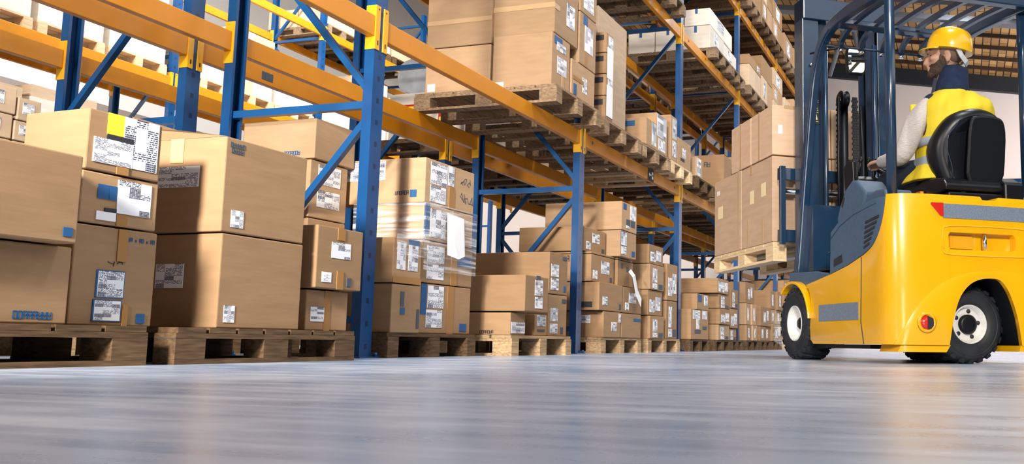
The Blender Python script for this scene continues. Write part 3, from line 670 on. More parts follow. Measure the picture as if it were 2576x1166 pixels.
# second shelf
gT = 'cartons on the second shelf of the near rack'
for x in (7.05, 7.85, 8.64): pallet(x, -.15, F2, .76, 1.2, 'dark pallet seen from below on second shelf, %s one between second and third uprights' % {7.05: 'left', 7.85: 'middle', 8.64: 'right'}[x], gU, 'wood_shaded' if x < 8.5 else 'wood_aged_shaded')
for i, x in enumerate((7.06, 7.86, 8.65)): carton(x, x + .74, -.1, 1.0, S2, S2 + .7, '%s crate-size carton on second shelf between second and third uprights' % ['left', 'middle', 'right'][i], gT, 'card_pale')
pallet(10.86, -.12, F2, .80, 1.2, 'middle pallet on second shelf right of third upright under white cartons', gU, 'wood_aged_shaded')
pallet(11.7, -.12, F2, .75, 1.2, 'right pallet on second shelf right of third upright under white cartons', gU, 'wood_aged_shaded')
tw = ('T', (.42, .72, .52, 1.0), 'blue_ink')
for r in range(3):
    carton(10.89, 11.6, -.02 + r * .37, .36, S2, 4.105, 'white carton with blue tape, lower layer, %s on second shelf' % ['at the aisle', 'in the middle', 'at the rear'][r], gT, 'card_white', [tw] + ([('A', (.3, .2, .6, .9), 'label_sparse')] if not r else []))
carton(11.61, 12.3, -.02, .36, S2, 4.09, 'white carton right end of lower layer on second shelf', gT, 'card_white', [('A', (.3, .2, .6, .9), 'label_sparse')])
carton(10.89, 12.05, -.02, .34, 4.108, 4.33, 'long white carton on top with blue tape mark, second shelf', gT, 'card_white', [tw, ('A', (.3, .3, .6, .9), 'label_sparse')])
for b in (3, 4, 5):
    FARMODE[0] = b > 4; fill('near rack', X0, b, 2, 0, 1, F2, NM, hmin=.4, hmax=.8)
for b in (2, 3, 4, 5):
    FARMODE[0] = b > 4; fill('near rack', X0, b, 3, 0, 1, F3, NM, hmin=.4, hmax=.8, pm=['wood_aged_shaded', 'wood_shaded'])
FARMODE[0] = True
for b in (2, 3, 4): fill('back rack', X0, b, 1, 2.27, -1, F1, NM, hmin=.3, hmax=.6, dd=1.1)
pallet(7.35, 1.22, F1, .80, 1.05, 'dark pallet under the silver bundle on the back rack', None, 'wood_shaded', simple=True)
fill('back rack', X0, 1, 1, 2.27, -1, F1, NM, ps=(2,), hmin=.3, hmax=.6, dd=1.1)
for b in (1, 2, 3): fill('back rack', X0, b, 2, 2.27, -1, F2, NM, hmin=.3, hmax=.6, dd=1.1)
FARMODE[0] = None
sb = MB(); rng = random.Random(5)
sec = []
for i in range(7):
    t = i / 6; w = .42 - .05 * abs(t - .5); sec.append([( -.25 + .5 * t, w * math.cos(a) * (1 if abs(math.cos(a)) > .5 else .9), .19 + .19 * math.copysign(abs(math.sin(a)) ** .5, math.sin(a)) + rng.uniform(-.006, .006)) for a in [2 * PI * k / 20 for k in range(20)]])
sb.rings(sec, True, True)
bo = sb.build('wrapped_bundle', 'silver_bag', None, (7.72, 1.78, F1 + PZ + .455)); tag(bo, 'silver plastic-wrapped bundle with red and yellow tape behind nearest upright', 'bundle')
b2 = MB().box(7.40, 8.05, 1.25, 2.2, F1 + PZ, F1 + PZ + .45)
b2 = b2.build('foam_block', 'card_white'); tag(b2, 'pale grey block under the silver bundle on the back rack', 'block')
tp = MB().box(7.395, 7.3995, 1.25, 2.2, F1 + PZ + .27, F1 + PZ + .34).box(7.394, 7.3985, 1.60, 1.66, F1 + PZ, F1 + PZ + .45).build('warning_tape', 'red', b2)
MB().box(7.390, 7.3935, 1.30, 1.42, F1 + PZ + .29, F1 + PZ + .32).box(7.390, 7.3935, 1.52, 1.70, F1 + PZ + .29, F1 + PZ + .32).box(7.390, 7.3935, 1.9, 2.1, F1 + PZ + .29, F1 + PZ + .32).box(7.390, 7.3935, 1.61, 1.65, F1 + PZ + .03, F1 + PZ + .2).build('yellow_flash', 'yellow_paper', tp)
MB().box(7.392, 7.399, 1.68, 1.9, F1 + PZ + .345, F1 + PZ + .44).build('paper_label', 'paper', b2)
# left background cartons standing in the back rack
gL = 'sunlit cartons at the left edge behind the near rack'
pallet(3.1, 1.35, 0, .95, .8, 'pallet behind the near rack at far left under sunlit cartons', 'pallets behind near rack', 'wood', simple=True)
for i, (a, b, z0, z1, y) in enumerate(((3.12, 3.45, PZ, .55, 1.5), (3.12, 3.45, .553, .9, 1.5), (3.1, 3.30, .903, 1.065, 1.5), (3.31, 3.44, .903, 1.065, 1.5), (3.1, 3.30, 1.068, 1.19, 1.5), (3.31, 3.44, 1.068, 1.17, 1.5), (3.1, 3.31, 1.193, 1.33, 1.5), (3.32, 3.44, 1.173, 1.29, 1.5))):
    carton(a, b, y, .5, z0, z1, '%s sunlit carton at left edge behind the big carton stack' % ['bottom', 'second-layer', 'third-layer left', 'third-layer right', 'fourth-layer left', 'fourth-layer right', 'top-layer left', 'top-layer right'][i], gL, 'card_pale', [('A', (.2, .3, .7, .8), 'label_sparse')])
for i, x in enumerate((4.3, 5.2, 6.05)):  # pallets and cartons added to darken the gaps below the near rack
    ww = 'on floor of the back rack, %s one between first and second uprights' % ['left', 'middle', 'right'][i]
    pallet(x, 1.35, 0, .82, .85, 'added dark pallet ' + ww, 'added floor pallets of back rack', 'wood_shaded', simple=True)
    carton(x + .01, x + .80, 1.37, .8, PZ, .50, 'added low carton ' + ww, 'added floor cartons of back rack', 'card')
for i, x in enumerate((7.1, 8.0, 8.85)):  # more added backing, keeps the view through the rack dark
    ww = 'on floor of the back rack, %s one between second and third uprights' % ['left', 'middle', 'right'][i]
    pallet(x, 1.35, 0, .80, .85, 'added dark pallet ' + ww, 'added floor pallets of back rack', 'wood_shaded', simple=True)
    carton(x + .01, x + .78, 1.37, .8, PZ, .62, 'added low carton ' + ww, 'added floor cartons of back rack', 'card')
# far rack, facing us over the next aisle
FZ = F2 - .26
for b in (0, 1, 2, 3, 4): fill('far rack', 3.4, b, 2, 6.6, 1, FZ, ['card_pale', 'card_white', 'card_white'], hmin=.6, hmax=1.0, dd=1.0, pm='wood_pale')  # pale wood puts the bright light into these pallets' colour
FARMODE[0] = True
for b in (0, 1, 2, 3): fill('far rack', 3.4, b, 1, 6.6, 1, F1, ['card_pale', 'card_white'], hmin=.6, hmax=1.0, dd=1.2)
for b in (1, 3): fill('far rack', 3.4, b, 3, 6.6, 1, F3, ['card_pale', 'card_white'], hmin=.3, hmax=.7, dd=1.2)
FARMODE[0] = None
for m_, mb_ in STUFF.items():
    tag(mb_.build('cardboard_boxes', m_), 'distant %s cartons on the racks, too many to count' % {'card': 'brown', 'card_tan': 'tan', 'card_pale': 'pale', 'card_white': 'white'}[m_], 'boxes', kind='stuff')
# ---------------------------------------------------------------- forklift
FO = (6.18, -2.394, 0); FR = rad(34)
T = empty('forklift', FO, FR, 'yellow and navy forklift carrying a loaded pallet, reflective strip across its rear', 'forklift')
def cat_rom(p, n=6, closed=False):
    out = []; L = len(p)
    for i in range(L if closed else L - 1):
        a = p[(i - 1) % L] if closed or i > 0 else p[0]; b = p[i]; c = p[(i + 1) % L]; d = p[(i + 2) % L] if closed or i + 2 < L else p[-1]
        for k in range(n):
            t = k / n; out.append(tuple(.5 * (2 * b[j] + (c[j] - a[j]) * t + (2 * a[j] - 5 * b[j] + 4 * c[j] - d[j]) * t * t + (3 * b[j] - a[j] - 3 * c[j] + d[j]) * t ** 3) for j in range(len(b))))
    if not closed: out.append(tuple(p[-1]))
    return out
half = [(-1.02, .53), (-1.10, .527), (-1.16, .512), (-1.205, .475), (-1.232, .42), (-1.247, .34), (-1.256, .2), (-1.26, 0)]
hc = cat_rom(half, 5)
def plan(off=0.0, xf=.25):
    pts = [(xf, .53 + off)]
    for x, y in hc:
        k = 1 + off / .5; pts.append((-1.0 + (x + 1.0) * (1 + off / .26), y * k))
    return pts + [(x, -y) for x, y in pts[::-1]][1:]
def xr(y, off=0.0):
    y = abs(y)
    for (xa, ya), (xb, yb) in zip(hc[:-1], hc[1:]):
        if yb <= y <= ya and ya != yb: return xa + (xb - xa) * (ya - y) / (ya - yb) - off
    return -1.26 - off if y < .1 else -1.1
def smooth_obj(o, ang=32):
    for p in o.data.polygons: p.use_smooth = True
    o.data.set_sharp_from_angle(angle=rad(ang)); return o
side = [(-.30, .10), (-.262, .125), (-.255, .2), (-.27, .30), (-.268, .37), (-.245, .43), (-.20, .462), (-.54, .505), (-.76, .54), (-.95, .585)] + cat_rom([(-.95, .585), (-1.03, .615), (-1.085, .655), (-1.125, .715), (-1.15, .79), (-1.165, .89)], 5)[1:] + [(-1.4, .89), (-1.4, .10)]
arch = [(.215, -.2)] + cat_rom([(.205, .10), (.175, .24), (.14, .34), (.09, .405), (.03, .44), (-.04, .452), (-.11, .445), (-.155, .40), (-.19, .33), (-.22, .23), (-.24, .10)], 4) + [(-.245, -.2)]
def body_piece(poly, axis, off, extra=(), zr=(.05, 1.2), rng=(-.56, .56)):
    a = MB().prism(poly, axis, *rng).build('tmp', 'truck_yellow')
    b = MB().prism(plan(off), 'z', *zr).build('tmp2', 'truck_yellow')
    a = boolean(a, [b], 'INTERSECT')
    if extra: a = boolean(a, list(extra))
    return a
def archcut(g=0): return MB().prism([(y * (1 + g), z * (1 + g * .5) if z > 0 else z) for y, z in arch], 'x', -1.5, -.72).build('tmp3', 'ink')
recess = MB().prism([(.185, .60), (.195, .615), (.195, .675), (.185, .692), (-.205, .692), (-.22, .675), (-.22, .615), (-.205, .60)], 'x', -1.4, -1.205).build('t4', 'ink')
topcut = MB().prism([(.02, .95), (.005, .90), (-.015, .872), (-.09, .872), (-.115, .885), (-.14, .95)], 'x', -1.4, -1.1).build('t5', 'ink')
body = body_piece(side, 'y', 0, [archcut(), recess, topcut])
body.name = 'counterweight_body'; body.data.materials.clear(); body.data.materials.append(M['truck_yellow'])
bv = body.modifiers.new('bevel', 'BEVEL'); bv.width = .008; bv.segments = 3; bv.limit_method = 'ANGLE'; bv.angle_limit = rad(40)
evaluated(body); smooth_obj(body, 35); body.parent = T
# raised fender panel around the rear arch
cre = cat_rom([(.495, .099), (.475, .14), (.42, .24), (.34, .34), (.22, .43), (.08, .478), (-.06, .49), (-.2, .485), (-.36, .45), (-.48, .40), (-.56, .36)], 5) + [(-.56, .099)]
fen = body_piece(cre, 'x', .0035, [archcut()], rng=(-1.4, -1.06)); fen.name = 'rear_fender_panel'
bv = fen.modifiers.new('bevel', 'BEVEL'); bv.width = .004; bv.segments = 2; bv.limit_method = 'ANGLE'; bv.angle_limit = rad(40); evaluated(fen)
smooth_obj(fen, 35); fen.parent = T
lip = body_piece([(.47, .062), (.455, .10), (.19, .10), (.215, .062)], 'x', -.012, rng=(-1.4, -1.0), zr=(.03, .3)); lip.name = 'lower_lip'; lip.parent = T
lip = body_piece([(-.47, .068), (-.47, .10), (-.235, .10), (-.225, .068)], 'x', -.004, rng=(-1.4, -1.0), zr=(.03, .3)); lip.name = 'lower_lip'; lip.parent = T
# wheel well liner (open shell of dark plastic)
ws = MB(); ip = [(y * .985, min(z, .448)) for y, z in arch[1:-1]]
for i in range(len(ip) - 1):
    (a, b), (c, d) = ip[i], ip[i + 1]; ws.add([(-1.235, a, b), (-1.235, c, d), (-.74, c, d), (-.74, a, b)], [(0, 1, 2, 3)])
ws.add([(-.745, y, z) for y, z in ip], [tuple(range(len(ip)))])
ws.build('wheel_well_liner', 'black', T)
MB().box(-.9, -.1, -.47, .47, .075, .098).build('underbody', 'black', T)
# front fenders
for s in (1, -1):
    m = MB(); n = 16; A0, A1 = 48, 176
    o_, i_ = [], []
    for k in range(n + 1):
        a = rad(A0 + (A1 - A0) * k / n); r = .262; o_.append((r * math.cos(a), .235 + (r + .0) * math.sin(a))); i_.append(((r - .018) * math.cos(a), .235 + (r - .018) * math.sin(a)))
    ya, yb = (.30, .545) if s > 0 else (-.545, -.30)
    m.prism(o_ + i_[::-1], 'y', ya, yb)
    m.build('front_fender', 'truck_yellow', T, bevel=.005)
# seam, reflective side strip
for s in (1, -1):
    MB().add([(-.93, s * .5315, .575), (-.922, s * .5315, .573), (-.905, s * .5315, .22), (-.935, s * .5315, .10), (-.945, s * .5315, .10), (-.914, s * .5315, .22)], [(0, 1, 2, 5), (2, 3, 4, 5)]).build('panel_seam', 'grey_ink', T)
    MB().box(-.885, -.385, min(s * .528, s * .5335), max(s * .528, s * .5335), .233, .33).build('side_reflective_strip', 'strip', T)
def rear_band(y0, y1, za, zb, name, m, th=.004, n=10, par=T):
    mb = MB(); vs = []
    for k in range(n + 1):
        t = k / n; y = y0 + (y1 - y0) * t; lo = za(t) if callable(za) else za; hi = zb(t) if callable(zb) else zb
        vs += [(xr(y, -.002), y, lo), (xr(y, th), y, lo), (xr(y, th), y, hi), (xr(y, -.002), y, hi)]
    fs = []
    for k in range(n):
        for j in range(4): fs.append((4 * k + j, 4 * k + (j + 1) % 4, 4 * k + 4 + (j + 1) % 4, 4 * k + 4 + j))
    fs += [(0, 1, 2, 3), (4 * n + 3, 4 * n + 2, 4 * n + 1, 4 * n)]
    return mb.add(vs, fs).build(name, m, par)
rear_band(.225, -.285, .765, .842, 'rear_reflective_strip', 'strip')
rear_band(.295, .225, lambda t: .835 - .06 * min(1, t * 1.3), .845, 'tail_light', 'red', .008)
rear_band(-.285, -.37, lambda t: .765 + .06 * max(0, t - .2), .845, 'tail_light', 'red', .008)
fg = MB().lathe([(.052, 0), (.055, -.008), (.040, -.010), (.038, .0)], 'x', 24, (xr(.335) - .004, .335, .215)).build('lamp_ring', 'truck_yellow', T)
MB().lathe([(0, -.008), (.034, -.006), (.037, .004)], 'x', 20, (xr(.335) - .006, .335, .215)).build('fog_lamp', 'red', T)
MB().prism([(.335 - .002, .249), (.335 - .034, .235), (.335 - .037, .2), (.335 - .02, .182), (.335 - .002, .18)], 'x', xr(.335) - .0165, xr(.335) - .013).build('lamp_shade', 'ink', T)
MB().tube([(-1.242, -.035, .595), (-1.242, -.035, .695)], .012, 12).build('tow_pin', 'chrome', T)
MB().box(-1.214, -1.206, .02, .16, .61, .68).build('recess_plate', 'connector', T)
fr = [(xr(y, .002), y, z) for y, z in cat_rom([(.225, .60), (.228, .69), (.20, .722), (0, .728), (-.3, .722), (-.34, .69), (-.34, .60), (-.30, .575), (0, .57), (.2, .575)], 4, True)]
MB().tube(fr + fr[:1], .004, 6).build('handle_surround', 'truck_yellow', T)
# navy side panels and hood
hood = [(-.56, .75), (-.545, .507), (-.76, .542), (-.95, .588)] + cat_rom([(-.95, .588), (-1.03, .618), (-1.083, .658), (-1.122, .718), (-1.147, .79), (-1.16, .878)], 4)[1:] + [(-1.05, .877), (-.85, .848), (-.66, .80)]
hd = body_piece(hood, 'y', .004); hd.name = 'side_cover'; hd.data.materials.clear(); hd.data.materials.append(M['navy_light']); smooth_obj(hd, 30); hd.parent = T
for s in (1, -1):
    v = MB(); y0, y1 = (min(s * .52, s * .5375), max(s * .52, s * .5375))
    for k in range(6):
        z = .765 - k * .027; xa = -.985 + .004 * k; xb = -1.125 + .019 * k
        v.prism([(xa, z), (xa + .003, z - .014), (xb + .003, z + .004), (xb, z + .018)], 'y', y0, y1)
    v.build('vent_slots', 'ink', hd)
    MB().prism([(-.6, .545), (-.6, .588), (-.70, .608), (-.71, .565)], 'y', y0, y1 - (.001 if s > 0 else 0)).build('grip_slot', 'ink', hd)
    MB().tube([(-.565, s * .535, .715), (-.68, s * .535, .775), (-.85, s * .535, .82), (-1.1, s * .532, .85)], .003, 6).build('cover_crease', 'navy', hd)
# interior pods on both sides
for s, nm in ((1, 'side_console'), (-1, 'side_console')):
    a, b = (.33, .505) if s > 0 else (-.505, -.33)
    MB().prism([(-.60, .74), (-.585, .83), (-.62, .90), (-.69, .985), (-.775, 1.028), (-.825, 1.022), (-.935, .935), (-.905, .87), (-.87, .80)], 'y', a, b).build(nm, 'navy_light', T, bevel=.012)
    MB().prism([(-.915, .83), (-.91, .882), (-.94, .918), (-1.03, .935), (-1.13, .925), (-1.15, .86)], 'y', a, b - .01 if s > 0 else b).build('rear_console', 'navy_light', T, bevel=.01)
    MB().prism([(-.645, .90), (-.675, .945), (-.69, .94), (-.66, .885)], 'y', (b if s > 0 else a) - .002, (b if s > 0 else a) + .002).build('console_grip', 'ink', T)
MB().prism([(.14, .45), (.12, .56), (-.26, .545), (-.55, .505), (-.56, .46), (-.24, .455)], 'y', -.50, .50).build('step_sill', 'navy_light', T, bevel=.006)
MB().box(-.56, -.02, -.47, .47, .545, .555).build('floor_mat', 'black', T)
bh = MB().box(-.12, .12, -.44, .44, .545, .985).build('front_bulkhead', 'navy', T)
cut1 = MB().box(-.2, .05, .12, .43, .75, .87).build('c', 'ink'); cut2 = MB().box(-.2, .05, .12, .43, .895, .965).build('c', 'ink')
boolean(bh, [cut1, cut2]); bh.name = 'front_bulkhead'
MB().box(-.13, -.118, .15, .33, .68, .685).box(-.127, -.119, .24, .27, .62, .63).build('latch', 'chrome', bh)
tag(MB().prism([(.14, .752), (.13, .83), (.27, .84), (.28, .858), (.425, .85), (.415, .752)], 'x', -.118, 0).build('paper_bundle', 'paper', None, FO), 'white papers stuffed in the forklift storage shelf', 'papers').rotation_euler = (0, 0, FR)
MB().prism([(.02, .985), (-.10, .985), (-.20, 1.10), (-.20, 1.18), (.02, 1.14)], 'y', -.40, .05).build('dashboard', 'black', T, bevel=.01)
sw = MB(); cst = Vector((-.33, -.05, 1.20)); ax = Vector((-.5, 0, .86)).normalized(); u_ = Vector((0, 1, 0)); v_ = ax.cross(u_)
ring = [cst + (u_ * math.cos(a) + v_ * math.sin(a)) * .15 for a in [2 * PI * k / 28 for k in range(29)]]
sw.tube(ring, .014, 8).tube([cst - u_ * .15, cst, cst + u_ * .15], .012, 8)
sw.build('steering_wheel', 'black', T)
MB().tube([cst, cst - ax * .25], .03, 10).build('steering_column', 'black', T)
MB().prism([(-.20, 1.0), (-.36, 1.03), (-.37, 1.12), (-.33, 1.15), (-.20, 1.13)], 'y', .07, .25).build('lever_console', 'black', T, bevel=.01)
for k, y in enumerate((.10, .155, .21)):
    MB().tube([(-.30, y, 1.12), (-.32, y, 1.20), (-.335, y, 1.235)], [.007, .007, .008], 8).ell((-.337, y, 1.25), (.014, .014, .02), 10, 8).build('hydraulic_lever', 'black', T)
MB().prism([(-.22, .98), (-.34, 1.0), (-.32, 1.24), (-.25, 1.26), (-.20, 1.22)], 'y', .235, .262).build('display_unit', 'black', T, bevel=.006)
# wheels
def wheel(name_parent, x, y, z, r, w, axis, nrm, hub):
    """axis 'y' or 'x'; nrm = sign of the outer face"""
    t = empty('wheel', (x, y, z), 0); t.parent = name_parent
    h = w / 2; prof = [(r * .47, h * .70), (r * .51, h * .90), (r * .62, h * 1.0), (r * .86, h * .98), (r * .95, h * .86), (r * .985, h * .6), (r * .985, -h * .6), (r * .95, -h * .86), (r * .8, -h), (r * .47, -h * .8)]
    tm = MB().lathe([(a, b * nrm) for a, b in prof], axis, 48)
    tm.lathe([(r * .78, h * 1.0 * nrm), (r * .80, h * 1.05 * nrm), (r * .82, h * 1.0 * nrm)], axis, 48)
    n = 22
    for k in range(n):
        for sgn in (1, -1):
            a = 2 * PI * (k + (.5 if sgn < 0 else 0)) / n; da = PI / n * .62
            lug = []
            for (rr, aa, tt) in ((r * .90, a - da * .5, h * 1.0 * sgn), (r * .90, a + da * .5, h * 1.0 * sgn), (r * .975, a + da, h * .92 * sgn), (r * .975, a - da, h * .92 * sgn),
                                 (r * .97, a - da * 1.1 + .08 * sgn, h * .02 * sgn), (r * .97, a + da * .9 + .08 * sgn, h * .02 * sgn), (r * 1.012, a + da * .8 + .08 * sgn, h * .05 * sgn), (r * 1.012, a - da * .8 + .08 * sgn, h * .05 * sgn), (r * 1.012, a + da * .8, h * .86 * sgn), (r * 1.012, a - da * .8, h * .86 * sgn)):
                p = (rr * math.cos(aa), rr * math.sin(aa)); lug.append((p[0], tt, p[1]) if axis == 'y' else (tt, p[0], p[1]))
            tm.add(lug, [(0, 1, 2, 3), (3, 2, 8, 9), (9, 8, 6, 7), (0, 3, 9, 7, 4), (1, 5, 6, 8, 2), (4, 7, 6, 5)])
    ty = tm.build('tyre', 'rubber', t)
    dep = -.25 if hub != 'rear' else .35
    rp = [(r * .50, h * .80), (r * .50, h * .93), (r * .47, h * .92), (r * .43, h * .5), (r * .36, h * (.15 if hub != 'rear' else .45)), (r * .18, h * (.12 if hub != 'rear' else .5)), (0, h * .1)]
    MB().lathe([(a, b * nrm) for a, b in rp], axis, 40).build('rim', 'rim', t)
    hr = .17 if hub != 'rear' else .25
    hb = MB().lathe([(r * hr, h * .05 * nrm), (r * hr, h * (.5 if hub != 'rear' else .75) * nrm), (r * hr * .7, h * (.62 if hub != 'rear' else .8) * nrm), (0, h * (.62 if hub != 'rear' else .8) * nrm)], axis, 24)
    hb.build('hub', 'black', t)
    if hub == 'rear':
        for k in range(5):
            a = 2 * PI * k / 5 + .5; p = (r * .345 * math.cos(a), r * .345 * math.sin(a)); c = (p[0], h * .44 * nrm, p[1]) if axis == 'y' else (h * .44 * nrm, p[0], p[1])
            pr2 = [(r * .055, 0), (r * .055, .008 * nrm), (0, .009 * nrm)]; MB().lathe(pr2, axis, 8, c).build('wheel_bolt', 'ink', t)
    return t
wheel(T, 0, .43, .228, .226, .20, 'y', 1, 'front'); wheel(T, 0, -.43, .228, .226, .20, 'y', -1, 'front')
wheel(T, -1.04, -.02, .213, .211, .16, 'x', -1, 'rear'); wheel(T, -.86, -.02, .213, .211, .16, 'x', 1, 'rear')
# overhead guard
for s in (1, -1):
    yy = .45 * s
    path = cat_rom([(.09, .52), (.04, .75), (-.015, 1.05), (-.075, 1.35), (-.14, 1.65), (-.20, 1.84), (-.29, 1.98), (-.42, 2.055), (-.60, 2.075), (-.85, 2.07), (-1.14, 2.05)], 5)
    g = MB().tube([(x, yy, z) for x, z in path], .03, rect=(.07, .05), up=(0, 1, 0)).build('guard_rail', 'navy', T, bevel=.008)
    MB().tube([(x - .02, yy + .028 * s, z - .02) for x, z in path[:36]], .005, 6).build('rail_trim', 'navy', g)
    px = -1.135 if s > 0 else -1.06
    MB().tube([(px, s * .455, .86), (px - .005, s * .455, 2.05)], .0285, 18).tube([(px, s * .455, .86), (px, s * .455, .885)], .036, 18).build('rear_pillar', 'navy', T)
MB().tube([(-1.13, -.47, 2.055), (-1.13, .47, 2.055)], .03, rect=(.06, .05)).build('guard_crossbar', 'navy', T, bevel=.006)
MB().tube([(-.50, -.45, 2.06), (-.50, .45, 2.06)], .03, rect=(.09, .035)).build('guard_crossbar', 'navy', T, bevel=.006)
MB().tube([(-.35, -.45, 1.965), (-.35, .45, 1.965)], .007, 8).build('guard_rod', 'navy_plain', T)
for y in (.345, .205, .06, -.085, -.225, -.35):
    p = cat_rom([(-.345, 1.955), (-.36, 2.0), (-.42, 2.035), (-.54, 2.065), (-.8, 2.075), (-1.12, 2.06)], 5)
    b = MB().tube([(x, y, z) for x, z in p], .012, rect=(.028, .028), up=(0, 1, 0)).build('guard_bar', 'navy', T)
    MB().tube([(-.345, y, 1.935), (-.345, y, 1.958)], .015, 8).build('bar_cap', 'chrome', b)
# mirror
MB().tube([(-.09, .44, 1.99), (-.16, .36, 2.0), (-.24, .24, 2.015)], .007, 8).build('mirror_arm', 'black', T)
mr = MB(); mp_ = cat_rom([(.155, -.08), (.165, .0), (.155, .08), (.10, .088), (.045, .08), (.035, 0), (.045, -.08), (.10, -.088)], 4, True)
mt = empty('mirror', (-.25, .09, 1.92), 0); mt.parent = T; mt.rotation_euler = (0, rad(4), rad(-4))
MB().prism([(a, b * 1.05) for a, b in mp_], 'x', -.012, .02).build('mirror_housing', 'black', mt, bevel=.006)
MB().prism([(.10 + (a - .10) * .86, b * .92) for a, b in mp_], 'x', -.0145, -.0125).build('mirror_glass', 'glassy', mt)
# mast
ms = empty('mast', (0, 0, 0), 0); ms.parent = T
def chan(x0, x1, y0, y1, w=.014):
    """C channel open to the middle (smaller |y|)"""
    s = 1 if y1 > 0 else -1; a, b = (y0, y1)
    return [(x0, s * b), (x1, s * b), (x1, s * a), (x1 - w, s * a), (x1 - w, s * (b - w)), (x0 + w, s * (b - w)), (x0 + w, s * a), (x0, s * a)]
for s in (1, -1):
    MB().prism([(x, y if s > 0 else -abs(y)) for x, y in chan(.22, .36, .23, .35)], 'z', .12, 2.5).build('outer_mast_channel', 'navy', ms, bevel=.003)
    MB().prism([(x, s * abs(y)) for x, y in chan(.25, .37, .155, .225)], 'z', .14, 2.5).build('inner_mast_channel', 'navy_plain', ms)
    MB().tube([(.20, s * .19, .2), (.20, s * .19, 2.2)], .018, 12).build('lift_cylinder', 'navy', ms)
MB().box(.20, .36, -.35, .35, 2.345, 2.5).build('mast_crossmember', 'navy', ms, bevel=.005)
MB().box(.22, .36, -.35, .35, .16, .30).build('mast_crossmember', 'navy', ms, bevel=.005)
MB().box(.21, .235, -.35, .35, .95, 1.03).build('mast_crossmember', 'navy', ms, bevel=.005)
MB().tube([(.27, .015, .3), (.27, .015, 1.78)], .03, 16).build('free_lift_cylinder', 'black', ms)
MB().lathe([(0, -.03), (.05, -.03), (.065, -.022), (.05, -.012), (.05, .012), (.065, .022), (.05, .03), (0, .03)], 'y', 28, (.25, .03, 1.80)).build('chain_sheave', 'black', ms)
MB().lathe([(0, .036), (.02, .036), (.022, .028)], 'y', 16, (.25, .03, 1.80)).build('sheave_pin', 'chrome', ms)
for x, y in ((.19, -.03), (.31, .03)):
    c = MB()
    for k in range(48):
        z = 1.80 - k * .019; w_ = .024 if k % 2 else .017
        c.box(x - .006, x + .006, y - w_, y + w_, z - .008, z + .008)
    c.box(x - .004, x + .004, y - .012, y + .012, .88, 1.8); c.build('lift_chain', 'ink', ms)
MB().tube([(.20, .09, 1.8), (.19, .10, 1.4), (.19, .09, .7)], .012, 8).build('hydraulic_hose', 'black', ms)
MB().tube([(.20, -.08, 1.75), (.19, -.09, 1.3), (.19, -.08, .7)], .012, 8).build('hydraulic_hose', 'black', ms)
dl = MB().box(.214, .2185, .235, .275, 1.60, 1.84).build('decal_plate', 'ink', ms)
for k in range(3):
    z = 1.62 + k * .075; q = MB()
    q.box(.2125, .2138, .238, .272, z, z + .003).box(.2125, .2138, .238, .272, z + .062, z + .065).prism([(.245, z + .012), (.265, z + .012), (.262, z + .04), (.252, z + .052)], 'x', .2125, .2138); q.build('pictogram', 'postit', dl)
MB().lathe([(0, 0), (.012, 0), (.012, .01)], 'x', 10, (.2, .29, 2.02)).lathe([(0, 0), (.012, 0), (.012, .01)], 'x', 10, (.2, .26, 2.02)).build('mast_bolt', 'chrome', ms)
# carriage and forks
cg = empty('fork_carriage', (0, 0, 0), 0); cg.parent = T
for z in (.80, 1.235):
    MB().box(.40, .44, -.45, .45, z, z + .085).build('carriage_bar', 'navy', cg, bevel=.004)
for y in (.43, -.43, .12, -.12):
    MB().box(.38, .41, y - .02, y + .02, .78, 1.33).build('carriage_upright', 'navy', cg, bevel=.003)
MB().tube([(.425, .42, 1.16), (.425, -.42, 1.16)], .022, 12).build('sideshift_cylinder', 'chrome', cg)
for y in (.24, -.24):
    MB().prism([(.44, 1.25), (.475, 1.25), (.475, .745), (1.60, .74), (1.60, .725), (.50, .705), (.45, .71), (.44, .74)], 'y', y - .05, y + .05).build('fork', 'steel', cg)
# seat
st_ = empty('driver_seat', (-1.0, -.095, .88), rad(-2)); st_.parent = T
MB().box(-.16, .26, -.21, .21, 0, .05).build('seat_base', 'black', st_, bevel=.01)
MB().prism(cat_rom([(.30, .07), (.31, .13), (.1, .145), (-.12, .13), (-.16, .06), (.0, .045), (.2, .045)], 4, True), 'y', -.23, .23).build('seat_cushion', 'vinyl', st_, bevel=.02)
def backrest(grow, x0, x1, wv, hz):
    """soft shell: outline in y,z swept in x with rounding"""
    out = cat_rom([(.15, .08), (.205, .17), (.235, .30), (.215, .40), (.15, .50), (.05, .54), (-.06, .54), (-.16, .50), (-.215, .40), (-.225, .30), (-.19, .17), (-.14, .08), (0, .065)], 4, True)
    rings = []
    for k, (t, sc_) in enumerate(((0, .80), (.12, .92), (.3, 1.0), (.6, 1.0), (.85, .95), (1.0, .82))):
        x = x0 + (x1 - x0) * t
        rings.append([(x - (z * .13) + .05 * (abs(y) / .23) ** 2, y * sc_ * wv, .30 + (z - .30) * sc_ * hz) for y, z in out])
    return rings
MB().rings(backrest(0, -.10, .05, 1, .95), True, True).build('backrest', 'vinyl', st_)
shell = [(y * .62 + .0, .30 + (z - .30) * .86) for y, z in cat_rom([(.14, .07), (.17, .3), (.16, .46), (.10, .51), (-.12, .51), (-.2, .46), (-.22, .3), (-.18, .07)], 3, True)]
MB().rings([[(-.112 - z * .13, y - .02, z) for y, z in shell], [(-.132 - z * .12, -.02 + (y) * .93, .3 + (z - .3) * .95) for y, z in shell]], True, False).build('backrest_shell', 'black', st_, bevel=.008)
sea = [(-.118 - z * .13, y, z) for y, z in ((.165, .13), (.175, .2), (.215, .30), (.20, .37), (.155, .42), (.13, .47))]
MB().tube(sea, .0025, 6).build('backrest_seam', 'navy', st_)
